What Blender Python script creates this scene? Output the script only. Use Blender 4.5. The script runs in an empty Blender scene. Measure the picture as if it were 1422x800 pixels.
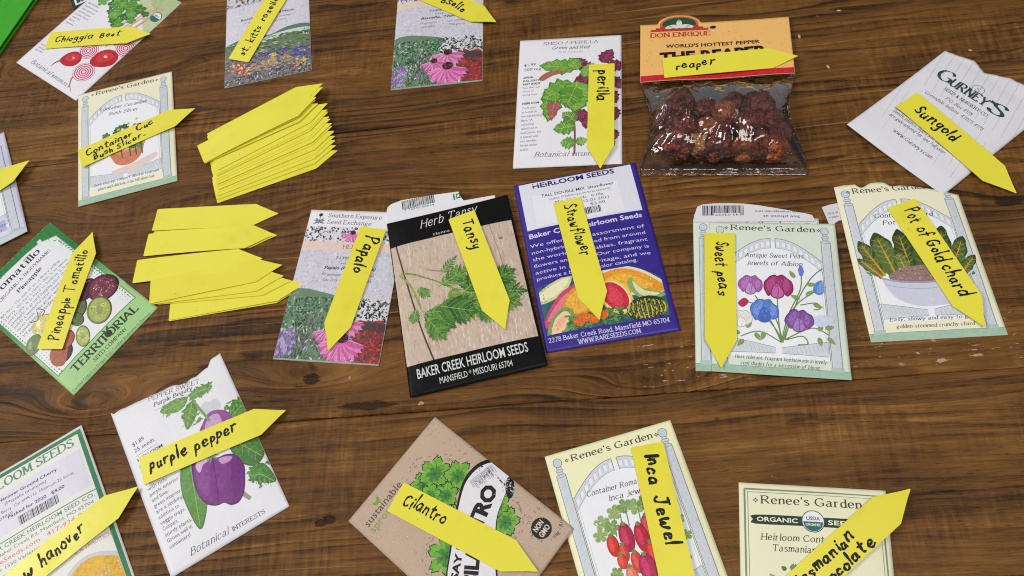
import bpy, bmesh, math, random
from mathutils import Vector, Matrix, noise
from mathutils.geometry import tessellate_polygon

S = bpy.context.scene
COL = S.collection
R = math.radians

# ------------------------------------------------------------------ camera
cam_d = bpy.data.cameras.new("camera")
cam = bpy.data.objects.new("camera", cam_d)
COL.objects.link(cam)
S.camera = cam
TILT, ROLL, CAM_H = 0.5259483, -0.2819009, 0.5348818
fw = Vector((0, math.sin(TILT), -math.cos(TILT)))
rt0 = Vector((1, 0, 0))
up0 = Vector((0, math.cos(TILT), math.sin(TILT)))
rt = rt0 * math.cos(ROLL) + up0 * math.sin(ROLL)
up = -rt0 * math.sin(ROLL) + up0 * math.cos(ROLL)
cam.matrix_world = Matrix(((rt.x, up.x, -fw.x, 0), (rt.y, up.y, -fw.y, 0), (rt.z, up.z, -fw.z, CAM_H), (0, 0, 0, 1)))
cam_d.sensor_width = 36
cam_d.lens = 1242.7 / 1422 * 36
cam_d.clip_start = 0.02
cam_d.clip_end = 30

# ------------------------------------------------------------------ light
W = bpy.data.worlds.new("World")
S.world = W
W.use_nodes = True
W.node_tree.nodes["Background"].inputs[0].default_value = (0.93, 0.96, 1.0, 1)
W.node_tree.nodes["Background"].inputs[1].default_value = 0.19


def area_lamp(name, loc, target, sx, sy, watts, col):
    d = bpy.data.lights.new(name, 'AREA')
    d.shape = 'RECTANGLE'
    d.size, d.size_y, d.energy, d.color = sx, sy, watts, col
    o = bpy.data.objects.new(name, d)
    COL.objects.link(o)
    o.location = loc
    o.rotation_euler = (Vector(target) - Vector(loc)).to_track_quat('-Z', 'Y').to_euler()
    return o


area_lamp("ceiling_lamp", (0.35, -0.25, 1.9), (0.05, 0.33, 0), 1.1, 0.8, 19.5, (1.0, 0.96, 0.90))
area_lamp("side_window_light", (-2.0, 1.0, 2.2), (0, 0.35, 0), 1.1, 1.1, 45, (1.0, 0.98, 0.95))
area_lamp("far_window_light", (-0.75, 1.75, 1.25), (0, 0.35, 0), 0.5, 0.5, 1.6, (0.94, 0.97, 1.0))

S.view_settings.view_transform = 'Standard'
S.view_settings.look = 'None'
S.view_settings.exposure = 0
S.view_settings.gamma = 1
S.view_settings.use_curve_mapping = False
S.cycles.pixel_filter_type = 'BLACKMAN_HARRIS'
S.cycles.filter_width = 1.1
S.cycles.max_bounces = 10
S.cycles.transparent_max_bounces = 16


# ------------------------------------------------------------------ materials
def lin(c):
    out = []
    for v in c[:3]:
        v /= 255.0
        out.append(v / 12.92 if v <= 0.04045 else ((v + 0.055) / 1.055) ** 2.4)
    return (*out, 1.0)


class NT:
    def __init__(self, name):
        self.m = bpy.data.materials.new(name)
        self.m.use_nodes = True
        self.t = self.m.node_tree
        self.b = self.t.nodes["Principled BSDF"]
        self.out = self.t.nodes["Material Output"]

    def n(self, kind, **kw):
        o = self.t.nodes.new(kind)
        for k, v in kw.items():
            setattr(o, k, v)
        return o

    def put(self, sock, v):
        if hasattr(v, 'is_output') or isinstance(v, bpy.types.NodeSocket):
            self.t.links.new(v, sock)
        else:
            sock.default_value = v

    def math(self, op, a, b=0.0, c=None, clamp=False):
        o = self.n('ShaderNodeMath', operation=op, use_clamp=clamp)
        self.put(o.inputs[0], a)
        self.put(o.inputs[1], b)
        if c is not None:
            self.put(o.inputs[2], c)
        return o.outputs[0]

    def vec(self, x, y, z=0.0):
        o = self.n('ShaderNodeCombineXYZ')
        for i, v in enumerate((x, y, z)):
            self.put(o.inputs[i], v)
        return o.outputs[0]

    def noise(self, vec, scale=1.0, detail=2.0, rough=0.5, dist=0.0):
        o = self.n('ShaderNodeTexNoise')
        self.put(o.inputs['Vector'], vec)
        o.inputs['Scale'].default_value = scale
        o.inputs['Detail'].default_value = detail
        o.inputs['Roughness'].default_value = rough
        o.inputs['Distortion'].default_value = dist
        return o.outputs[0]

    def ramp(self, fac, stops):
        o = self.n('ShaderNodeValToRGB')
        e = o.color_ramp.elements
        while len(e) < len(stops):
            e.new(0.5)
        for i, (p, c) in enumerate(stops):
            e[i].position = p
            e[i].color = c
        self.put(o.inputs[0], fac)
        return o.outputs[0]

    def smooth(self, v, a, b):
        o = self.n('ShaderNodeMapRange', interpolation_type='SMOOTHSTEP')
        self.put(o.inputs[0], v)
        o.inputs[1].default_value, o.inputs[2].default_value = a, b
        return o.outputs[0]

    def mix(self, f, a, b, blend='MIX'):
        o = self.n('ShaderNodeMix', data_type='RGBA', blend_type=blend)
        self.put(o.inputs[0], f)
        self.put(o.inputs[6], a)
        self.put(o.inputs[7], b)
        return o.outputs[2]

    def bump(self, h, strength, dist):
        o = self.n('ShaderNodeBump')
        o.inputs['Strength'].default_value = strength
        o.inputs['Distance'].default_value = dist
        self.put(o.inputs['Height'], h)
        self.put(self.b.inputs['Normal'], o.outputs[0])

    def obj(self):
        return self.n('ShaderNodeTexCoord').outputs['Object']

    def sep(self, v):
        o = self.n('ShaderNodeSeparateXYZ')
        self.put(o.inputs[0], v)
        return o.outputs


def paper_mat(name, rgb, rough=0.5, var=0.05, bump=0.12):
    t = NT(name)
    co = t.obj()
    f = t.noise(co, 60, 4, 0.6)
    c = lin(rgb)
    d = tuple(max(0, v * (1 - var * 2)) for v in c[:3]) + (1,)
    t.put(t.b.inputs['Base Color'], t.mix(f, d, tuple(min(1, v * (1 + var)) for v in c[:3]) + (1,)))
    t.b.inputs['Roughness'].default_value = rough
    t.b.inputs['Specular IOR Level'].default_value = 0.35
    t.bump(t.math('ADD', t.noise(co, 34, 3, 0.55), t.math('MULTIPLY', t.noise(co, 900, 2), 0.03)), bump, 0.004)
    return t.m


_mats = {}


def paper(rgb, rough=0.5, name='printed_paper', var=0.03, bump=0.32, spec=.35):
    k = (rgb, rough, name, spec)
    if k not in _mats:
        _mats[k] = paper_mat(name, rgb, rough, var, bump)
        _mats[k].node_tree.nodes['Principled BSDF'].inputs['Specular IOR Level'].default_value = spec
    return _mats[k]


def ink_mat(rough):
    t = NT('printing_ink')
    a = t.n('ShaderNodeVertexColor', layer_name='ink')
    co = t.obj()
    # pigment mottling, strongest in saturated colours as in printed watercolour
    f = t.noise(co, 420, 5, 0.7)
    hsv = t.n('ShaderNodeSeparateColor', mode='HSV')
    t.put(hsv.inputs[0], a.outputs[0])
    dark = t.mix(1.0, a.outputs[0], t.ramp(f, [(0.30, (.70, .69, .69, 1)), (0.52, (1, 1, 1, 1)), (0.72, (1.2, 1.18, 1.16, 1))]), 'MULTIPLY')
    t.put(t.b.inputs['Base Color'], t.mix(t.math('MULTIPLY', hsv.outputs[1], 1.15, clamp=True), a.outputs[0], dark))
    t.b.inputs['Roughness'].default_value = rough
    t.b.inputs['Specular IOR Level'].default_value = 0.35
    t.bump(t.noise(co, 34, 3, 0.55), 0.32, 0.004)
    return t.m


INK = ink_mat(0.48)


def tag_mat():
    t = NT('yellow_plastic')
    co = t.obj()
    oi = t.n('ShaderNodeObjectInfo')
    base = t.mix(oi.outputs['Random'], lin((235, 227, 72)), lin((230, 220, 62)))
    f = t.noise(co, 45, 3, 0.5)
    base = t.mix(t.math('MULTIPLY', f, 0.25), base, lin((222, 207, 70)))
    v2 = t.n('ShaderNodeVectorMath', operation='ADD')
    t.put(v2.inputs[0], co)
    t.put(v2.inputs[1], t.vec(oi.outputs['Random'], t.math('MULTIPLY', oi.outputs['Random'], 3.7)))
    sm = t.smooth(t.noise(v2.outputs[0], 38, 5, .65), .50, .75)
    base = t.mix(t.math('MULTIPLY', sm, .30), base, lin((204, 188, 62)))
    # tiny dirt specks
    v = t.n('ShaderNodeTexVoronoi')
    t.put(v.inputs['Vector'], co)
    v.inputs['Scale'].default_value = 160
    sp = t.math('MULTIPLY', t.math('LESS_THAN', v.outputs[0], 0.05), t.math('GREATER_THAN', t.noise(co, 70, 1), 0.62))
    base = t.mix(sp, base, lin((110, 95, 30)))
    t.put(t.b.inputs['Base Color'], base)
    t.put(t.b.inputs['Roughness'], t.math('MULTIPLY_ADD', f, .3, .2))
    t.b.inputs['Specular IOR Level'].default_value = 0.4
    t.bump(t.noise(co, 55, 2), 0.06, 0.003)
    return t.m


TAGM = tag_mat()


def plain(name, rgb, rough=0.5, spec=0.4):
    t = NT(name)
    co = t.obj()
    c = lin(rgb)
    t.put(t.b.inputs['Base Color'], t.mix(t.noise(co, 120, 3), tuple(v * .8 for v in c[:3]) + (1,), c))
    t.b.inputs['Roughness'].default_value = rough
    t.b.inputs['Specular IOR Level'].default_value = spec
    return t.m


MARKER = plain('marker_ink', (18, 17, 20), 0.55, 0.3)


# ------------------------------------------------------------------ mesh helpers
def link(name, me, parent=None, mat=None):
    o = bpy.data.objects.new(name, me)
    COL.objects.link(o)
    if parent is not None:
        o.parent = parent
    if mat is not None:
        me.materials.append(mat)
    return o


def mesh(name, vs, fs, smooth=False):
    me = bpy.data.meshes.new(name)
    me.from_pydata(vs, [], fs)
    if smooth:
        me.polygons.foreach_set('use_smooth', [True] * len(me.polygons))
    me.update()
    return me


def tag(o, label, cat, group=None):
    o['label'] = label
    o['category'] = cat
    if group:
        o['group'] = group
    return o


# ------------------------------------------------------------------ wooden table
GRAIN = R(-12.8)
table_z = 0.0


def wood_mat():
    t = NT('stained_wood')
    co = t.obj()
    s = t.sep(co)
    u, v0 = s[0], s[1]
    att = t.n('ShaderNodeAttribute', attribute_name='board')
    tone = att.outputs['Fac']
    uo = t.math('ADD', u, t.math('MULTIPLY', tone, 7.3))
    w1 = t.math('SUBTRACT', t.noise(t.vec(t.math('MULTIPLY', uo, 3.2), t.math('MULTIPLY', v0, 9)), 1, 2, .45), .5)
    w2 = t.math('SUBTRACT', t.noise(t.vec(t.math('MULTIPLY', uo, 13), t.math('MULTIPLY', v0, 30), 3.1), 1, 2, .5), .5)
    v = t.math('ADD', v0, t.math('ADD', t.math('MULTIPLY', w1, .016), t.math('MULTIPLY', w2, .005)))
    knots = [(-.207, .2456, .018, .055, .013), (-.495, .561, .030, .06, .018), (-.376, .395, .02, .08, .02), (-.363, .238, .024, .05, .016), (-.321, .56, -.014, .06, .014),
             (.019, .2205, .016, .05, .012), (-.15, .50, .012, .08, .02), (.267, .336, .014, .06, .016), (.056, .115, -.014, .07, .016), (-.17, .395, -.012, .07, .018)]
    for (ku, kv, am, su, sv) in knots:
        a = t.math('MULTIPLY', t.math('SUBTRACT', u, ku), 1 / su)
        b = t.math('MULTIPLY', t.math('SUBTRACT', v0, kv), 1 / sv)
        d = t.math('ADD', t.math('MULTIPLY', a, a), t.math('MULTIPLY', b, b))
        v = t.math('ADD', v, t.math('MULTIPLY', t.math('POWER', 2.718, t.math('MULTIPLY', d, -1)), am))
    # growth rings with irregular spacing
    rv = t.math('ADD', t.math('MULTIPLY', v, 95), t.math('MULTIPLY', t.noise(t.vec(t.math('MULTIPLY', uo, 1.5), t.math('MULTIPLY', v, 22)), 1, 3, .55), 10))
    fr = t.math('FRACT', rv)
    ring = t.math('POWER', fr, 2.2)
    ring = t.math('MULTIPLY', ring, t.smooth(fr, 1.0, 0.9))
    rmask = t.smooth(t.noise(t.vec(t.math('MULTIPLY', uo, 3.5), t.math('MULTIPLY', v, 16), 9), 1, 2), .36, .62)
    # streaks and fibres
    streak = t.noise(t.vec(t.math('MULTIPLY', uo, 8.0), t.math('MULTIPLY', v, 260), 1.7), 1, 6, .72)
    broad = t.noise(t.vec(t.math('MULTIPLY', uo, 2.2), t.math('MULTIPLY', v, 34), 8.7), 1, 3, .55)
    fib = t.noise(t.vec(t.math('MULTIPLY', uo, 60), t.math('MULTIPLY', v, 1100), 5), 1, 3, .6)
    blot = t.noise(t.vec(t.math('MULTIPLY', uo, 12), t.math('MULTIPLY', v0, 20), 2), 1, 5, .65)
    chat = t.noise(t.vec(t.math('MULTIPLY', uo, 300), t.math('MULTIPLY', v0, 34), 4), 1, 3, .55)
    chmask = t.smooth(t.noise(t.vec(t.math('MULTIPLY', uo, 8), t.math('MULTIPLY', v0, 18), 14), 1, 2), .38, .62)
    val = t.math('MULTIPLY_ADD', t.math('SUBTRACT', streak, .5), .85, .46)
    val = t.math('MULTIPLY_ADD', t.math('SUBTRACT', broad, .5), .46, val)
    val = t.math('MULTIPLY_ADD', t.math('SUBTRACT', fib, .5), .48, val)
    val = t.math('MULTIPLY_ADD', t.math('SUBTRACT', blot, .5), .72, val)
    val = t.math('MULTIPLY_ADD', t.math('MULTIPLY', t.math('SUBTRACT', chat, .5), chmask), .62, val)
    val = t.math('MULTIPLY_ADD', t.math('MULTIPLY', t.math('SUBTRACT', ring, .2), rmask), -.42, val)
    val = t.math('MULTIPLY_ADD', t.math('SUBTRACT', tone, .5), .06, val)
    col = t.ramp(val, [(0.0, lin((33, 18, 6))), (.20, lin((63, 38, 14))), (.40, lin((97, 63, 25))), (.60, lin((121, 81, 35))), (.80, lin((151, 107, 55))), (1.0, lin((192, 150, 96)))])
    pore = t.smooth(t.noise(t.vec(t.math('MULTIPLY', uo, 110), t.math('MULTIPLY', v, 900), 17), 1, 2, .5), .60, .70)
    pm = t.smooth(t.noise(t.vec(t.math('MULTIPLY', uo, 6), t.math('MULTIPLY', v0, 26), 41), 1, 2), .36, .56)
    col = t.mix(t.math('MULTIPLY', t.math('MULTIPLY', pore, pm), .62), col, lin((40, 25, 13)))
    nick = t.smooth(t.noise(t.vec(t.math('MULTIPLY', uo, 160), t.math('MULTIPLY', v0, 240), 27), 1, 2, .5), .70, .76)
    col = t.mix(t.math('MULTIPLY', nick, .55), col, lin((44, 28, 16)))
    scr = t.smooth(t.noise(t.vec(t.math('MULTIPLY', uo, 2.4), t.math('MULTIPLY', v, 330), 57), 1, 2, .5), .655, .72)
    scr = t.math('MULTIPLY', scr, t.smooth(t.noise(t.vec(t.math('MULTIPLY', uo, 5), t.math('MULTIPLY', v0, 11), 61), 1, 3), .44, .62))
    col = t.mix(t.math('MULTIPLY', scr, .55), col, lin((176, 130, 76)))
    # torn-out dark grain
    dk = t.smooth(t.noise(t.vec(t.math('MULTIPLY', uo, 22), t.math('MULTIPLY', v, 120), 7.7), 1, 3, .6), .62, .70)
    dk = t.math('MULTIPLY', dk, t.smooth(t.noise(t.vec(t.math('MULTIPLY', uo, 4), t.math('MULTIPLY', v0, 12), 21), 1, 2), .42, .60))
    col = t.mix(t.math('MULTIPLY', dk, .75), col, lin((38, 24, 15)))
    # the pits of two real knots
    pit = None
    for (ku, kv, ru, rv_) in [(-.207, .2456, .0065, .0042), (-.1661, .2236, .020, .0030), (.2674, .3358, .010, .004), (-.1866, .1496, .0042, .0028), (-.1925, .1477, .004, .0024)]:
        a = t.math('MULTIPLY', t.math('SUBTRACT', u, ku), 1 / ru)
        b = t.math('MULTIPLY', t.math('SUBTRACT', v0, kv), 1 / rv_)
        d = t.math('ADD', t.math('ADD', t.math('MULTIPLY', a, a), t.math('MULTIPLY', b, b)), t.math('MULTIPLY', t.math('SUBTRACT', t.noise(t.vec(t.math('MULTIPLY', u, 130), t.math('MULTIPLY', v0, 420)), 1, 3, .6), .5), 2.6))
        k = t.smooth(d, 1.15, .35)
        pit = k if pit is None else t.math('MAXIMUM', pit, k)
    col = t.mix(t.math('MULTIPLY', pit, .85), col, lin((30, 18, 12)))
    # worn whitish flecks in the grain, dense in one board
    fl = t.noise(t.vec(t.math('MULTIPLY', uo, 90), t.math('MULTIPLY', v0, 380), 11), 1, 3, .6)
    bandc = t.math('MULTIPLY', t.smooth(v0, .214, .226), t.smooth(v0, .285, .245))
    bandc = t.math('MULTIPLY', bandc, t.smooth(u, -.12, .06))
    gen = t.smooth(t.noise(t.vec(t.math('MULTIPLY', uo, 8), t.math('MULTIPLY', v0, 20), 31), 1, 2), .55, .7)
    th = t.math('SUBTRACT', .752, t.math('ADD', t.math('MULTIPLY', bandc, .115), t.math('MULTIPLY', gen, .045)))
    fm = t.smooth(t.math('SUBTRACT', fl, th), 0, .03)
    col = t.mix(t.math('MULTIPLY', fm, .72), col, lin((196, 172, 142)))
    t.put(t.b.inputs['Base Color'], col)
    t.put(t.b.inputs['Roughness'], t.math('MULTIPLY_ADD', fib, .25, .36))
    t.b.inputs['Specular IOR Level'].default_value = 0.2
    h = t.math('MULTIPLY_ADD', fib, .35, t.math('MULTIPLY', t.math('MULTIPLY', ring, rmask), -.55))
    h = t.math('MULTIPLY_ADD', streak, .8, h)
    h = t.math('MULTIPLY_ADD', dk, -.8, h)
    h = t.math('MULTIPLY_ADD', pit, -2.5, h)
    h = t.math('MULTIPLY_ADD', t.math('MULTIPLY', chat, chmask), .35, h)
    h = t.math('MULTIPLY_ADD', fm, .5, h)
    t.bump(h, .55, .0016)
    return t.m


def build_table():
    rnd = random.Random(4)
    edges = [-.503, -.263, -.023, .2168, .4575, .697, .937, 1.18]
    bm = bmesh.new()
    lay = bm.faces.layers.float.new('board')
    for i in range(len(edges) - 1):
        a, b = edges[i] + .0002, edges[i + 1] - .0002
        tone = rnd.random()
        n = 160
        tops = []
        prof = [(a, -.04), (a, -.0012), (a + .0003, -.0004), (a + .0010, 0), (b - .0010, 0), (b - .0003, -.0004), (b, -.0012), (b, -.04)]
        rows = []
        for k in range(n + 1):
            x = -1.1 + 2.2 * k / n
            row = []
            for j, (y, z) in enumerate(prof):
                wob = noise.noise(Vector((x * 9, i * 3.7 + (j > 3) * 11, 0))) * .0011 + noise.noise(Vector((x * 45, i * 3.7 + (j > 3) * 11, 5))) * .0005
                if y not in (a, b) or True:
                    yy = y + (wob if j in (2, 3, 4, 5) else 0) * (1 if j < 4 else -1)
                row.append(bm.verts.new((x, yy, z)))
            rows.append(row)
        for k in range(n):
            for j in range(len(prof)):
                j2 = (j + 1) % len(prof)
                f = bm.faces.new((rows[k][j], rows[k][j2], rows[k + 1][j2], rows[k + 1][j]))
                f[lay] = tone
        for r_, rev in ((rows[0], False), (rows[-1], True)):
            f = bm.faces.new(r_ if rev else r_[::-1])
            f[lay] = tone
    # a dark underside board closes the joints
    z0 = -.0405
    vs = [bm.verts.new(p) for p in ((-1.1, edges[0], z0), (1.1, edges[0], z0), (1.1, edges[-1], z0), (-1.1, edges[-1], z0))]
    bm.faces.new(vs)
    bmesh.ops.recalc_face_normals(bm, faces=bm.faces)
    me = bpy.data.meshes.new('table_top')
    bm.to_mesh(me)
    bm.free()
    o = link('table_top', me, None, wood_mat())
    o.rotation_euler = (0, 0, GRAIN)
    o['kind'] = 'structure'
    return o


build_table()


# ------------------------------------------------------------------ lettering
def cr(pts, k=5, closed=False):
    """smooth curve through points"""
    n = len(pts)
    out = []
    rng = range(n if closed else n - 1)
    for i in rng:
        p0 = pts[(i - 1) % n] if closed or i > 0 else pts[0]
        p1, p2 = pts[i], pts[(i + 1) % n]
        p3 = pts[(i + 2) % n] if closed or i + 2 < n else pts[-1]
        for j in range(k):
            t = j / k
            a = [0.5 * ((2 * p1[d]) + (-p0[d] + p2[d]) * t + (2 * p0[d] - 5 * p1[d] + 4 * p2[d] - p3[d]) * t * t + (-p0[d] + 3 * p1[d] - 3 * p2[d] + p3[d]) * t ** 3) for d in (0, 1)]
            out.append(tuple(a))
    if not closed:
        out.append(tuple(pts[-1]))
    return out


def strokes(txt):
    res = []
    for part in txt.split('|'):
        sm = part.startswith('~')
        pts = [tuple(float(v) for v in p.split(',')) for p in part.lstrip('~').split()]
        res.append((sm, pts))
    return res


# pen-stroke roman: cap height 7, x-height 4.8
ROM = {k: strokes(v) for k, v in {
    'A': "0,0 2.9,7 5.8,0|1.1,2.4 4.7,2.4", 'B': ".6,0 .6,7|~.6,7 3,7 4.2,6 4.2,4.8 3,3.8 .6,3.8|~.6,3.8 3.2,3.8 4.8,2.8 4.8,1.2 3.4,0 .6,0",
    'C': "~5.4,5.6 4.6,6.7 3.2,7 1.2,6 .3,3.5 1.2,1 3.2,0 4.7,.4 5.5,1.6", 'D': ".6,0 .6,7|~.6,7 3,7 5.4,5.6 6,3.5 5.4,1.4 3,0 .6,0",
    'E': ".6,0 .6,7|.6,7 4.4,7 4.4,6|.6,3.6 3.6,3.6|.6,0 4.7,0 4.7,1.1", 'F': ".6,0 .6,7|.6,7 4.4,7 4.4,6|.6,3.6 3.6,3.6",
    'G': "~5.4,5.6 4.6,6.7 3.2,7 1.2,6 .3,3.5 1.2,1 3.2,0 4.6,.3 5.6,1|5.6,0.4 5.6,3|3.8,3 6,3", 'H': ".6,0 .6,7|5.2,0 5.2,7|.6,3.6 5.2,3.6",
    'I': ".8,0 .8,7", 'J': "~2.4,7 2.4,4 2.3,1 1.2,-.6 0,-.4", 'K': ".6,0 .6,7|5,7 .8,3|2,4.2 5.4,0", 'L': ".6,0 .6,7|.6,0 4.4,0 4.4,1.1",
    'M': ".6,0 .9,7|.9,7 3.6,1 6.3,7|6.3,7 6.6,0", 'N': ".6,0 .6,7|.6,7 5.4,0|5.4,0 5.4,7",
    'O': "~3.2,7 1.1,6 .3,3.5 1.1,1 3.2,0 5.3,1 6.1,3.5 5.3,6 3.2,7", 'P': ".6,0 .6,7|~.6,7 3,7 4.6,6.2 4.6,4.4 3,3.4 .6,3.4",
    'Q': "~3.2,7 1.1,6 .3,3.5 1.1,1 3.2,0 5.3,1 6.1,3.5 5.3,6 3.2,7|3.4,1.6 6,-1", 'R': ".6,0 .6,7|~.6,7 3,7 4.5,6.2 4.5,4.6 3,3.6 .6,3.6|2.4,3.6 5.4,0",
    'S': "~4.4,5.8 3.4,6.9 2,6.9 .8,6 .9,4.7 2.4,3.8 4,2.8 4.5,1.5 3.6,.3 2,0 .6,.5 .3,1.6", 'T': "2.6,0 2.6,7|0,6 0,7 5.2,7 5.2,6",
    'U': "~.6,7 .6,4 .7,1.4 2.2,0 4.2,.2 5,1.6 5,4 5,7", 'V': "0,7 2.8,0|2.8,0 5.6,7", 'W': "0,7 2.2,0|2.2,0 4.2,6.6|4.2,6.6 6.2,0|6.2,0 8.4,7",
    'X': ".2,7 5.2,0|5,7 0,0", 'Y': "0,7 2.7,3.2|5.4,7 2.7,3.2|2.7,3.2 2.7,0", 'Z': ".3,7 4.8,7|4.8,7 .2,0|.2,0 4.8,0",
    'a': "~.6,3.9 1.8,4.8 3.1,4.3 3.3,3 3.3,.8 4,0|~3.3,2.8 1.4,2.5 .4,1.3 1.1,.1 2.4,.2 3.3,1.2", 'b': ".7,0 .7,7.2|~.7,3.6 2,4.8 3.7,4 4,2.2 3.2,.4 2,0 .7,.8",
    'c': "~3.6,3.8 2.4,4.8 .9,4 .4,2.3 1,.5 2.4,0 3.7,.9", 'd': "3.6,0 3.6,7.2|~3.6,3.8 2.4,4.8 .8,4 .4,2.2 1,.4 2.4,0 3.6,1",
    'e': "~.5,2.6 3.6,2.7 3.3,4.2 2.1,4.8 .9,4.1 .4,2.4 1,.6 2.4,0 3.7,.9", 'f': "~3.2,6.6 2.4,7.3 1.4,6.6 1.2,5 1.2,0|.1,4.7 2.7,4.7",
    'g': "~2,4.8 .7,4 .8,2.4 2,1.8 3.2,2.5 3.2,4 2,4.8|~1.2,2 .7,1.1 2,.5 3.5,0 3.4,-1.4 1.8,-2 .3,-1.3 .6,-.1 1.4,.5|3,4.6 4,4.8", 'h': ".7,0 .7,7.2|~.7,3.4 2,4.8 3.3,4.4 3.6,3 3.6,0",
    'i': ".8,0 .8,4.7|.8,6.3 .8,6.9", 'j': "~1.2,4.7 1.2,1 1.1,-1.4 .2,-2|1.2,6.3 1.2,6.9", 'k': ".7,0 .7,7.2|3.6,4.7 .8,2|1.6,2.8 4,0",
    'l': ".8,0 .8,7.2", 'm': ".7,0 .7,4.7|~.7,3.4 1.8,4.8 3,4.3 3.2,3 3.2,0|~3.2,3.4 4.4,4.8 5.5,4.3 5.7,3 5.7,0", 'n': ".7,0 .7,4.7|~.7,3.4 2,4.8 3.3,4.4 3.6,3 3.6,0",
    'o': "~2.2,4.8 .8,4.1 .4,2.4 .8,.7 2.2,0 3.6,.7 4,2.4 3.6,4.1 2.2,4.8", 'p': ".7,-2.2 .7,4.7|~.7,3.8 2,4.8 3.6,4 4,2.3 3.3,.5 2,0 .7,.9", 'q': "3.5,-2.2 3.5,4.7|~3.5,3.8 2.3,4.8 .8,4 .4,2.2 1,.4 2.4,0 3.5,1",
    'r': ".7,0 .7,4.7|~.7,3.2 1.6,4.6 2.9,4.6", 's': "~3,3.9 2,4.8 .9,4.5 .7,3.5 1.9,2.6 3.1,1.7 3,.5 1.9,0 .5,.7", 't': "~1.2,6.2 1.2,3 1.3,.6 2.2,0 3,.5|.1,4.7 2.8,4.7",
    'u': "~.7,4.7 .7,1.4 1.5,.1 2.8,.4 3.6,1.6|3.6,4.7 3.6,0", 'v': "0,4.7 2,0|2,0 4,4.7", 'w': "0,4.7 1.6,0|1.6,0 3,4.4|3,4.4 4.4,0|4.4,0 6,4.7",
    'x': ".2,4.7 3.8,0|3.6,4.7 0,0", 'y': "0,4.7 2.1,.2|4,4.7 2.1,.2 1.2,-1.7 .2,-2", 'z': ".3,4.7 3.5,4.7|3.5,4.7 .2,0|.2,0 3.6,0",
    '0': "~2.2,7 .8,6 .3,3.5 .8,1 2.2,0 3.6,1 4.1,3.5 3.6,6 2.2,7", '1': "~.5,5.6 1.8,7|1.8,7 1.8,0", '2': "~.5,5.4 1.4,6.9 3.2,6.7 3.8,5 2.4,2.4 .3,0|.3,0 4.1,0",
    '3': "~.5,6 1.8,7 3.4,6.2 3.2,4.4 1.8,3.8|~1.8,3.8 3.6,3.2 3.8,1.2 2.2,0 .4,.8", '4': "3,0 3,7|3,7 .2,2|.2,2 4.2,2", '5': "3.8,7 1,7|1,7 .8,4|~.8,4 2.4,4.4 3.9,3 3.4,.8 1.8,0 .4,.8",
    '6': "~3.6,6.6 2,6.6 .6,4.4 .5,1.6 2,0 3.6,1 3.7,3 2.2,4.2 .6,2.8", '7': ".3,7 4.1,7|4.1,7 1.6,0", '8': "~2.2,7 .8,6.2 1,4.6 2.2,3.8 3.8,2.6 3.8,.9 2.2,0 .6,.9 .6,2.6 2.2,3.8 3.4,4.6 3.6,6.2 2.2,7",
    '9': "~3.7,4.2 2.2,2.8 .7,3.9 .7,5.8 2.2,7 3.7,5.8 3.7,3.4 2.4,.4 .8,.3", '.': ".6,0 .6,.7", ',': ".8,.7 .3,-1.2", "'": ".6,7.2 .5,5.2", '-': ".3,2.6 2.6,2.6", '$': "~3.8,5.8 2.2,6.6 .7,5.6 1.6,4 3.2,3 3.6,1.4 2.2,.4 .5,1.2|2.2,7.6 2.2,-.6",
    '&': "~5,2.6 3.6,.6 2,0 .6,1 1,2.8 2.8,4.2 3.4,5.6 2.6,7 1.4,6.2 1.8,4.4 4,1.6 5.4,0", '!': ".6,2 .6,7|.6,0 .6,.7", ':': ".6,0 .6,.7|.6,3.4 .6,4.1", '(': "~2,7.4 .8,5.4 .6,2.8 1.2,0 2,-1.4", ')': "~.4,7.4 1.6,5.4 1.8,2.8 1.2,0 .4,-1.4",
    '#': "1,0 2,7|3,0 4,7|.2,2.2 4.4,2.2|.6,4.8 4.8,4.8", '/': "0,-.6 3,7.4", '*': "1.6,2 1.6,5|.2,2.8 3,4.2|.2,4.2 3,2.8"}.items()}

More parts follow.
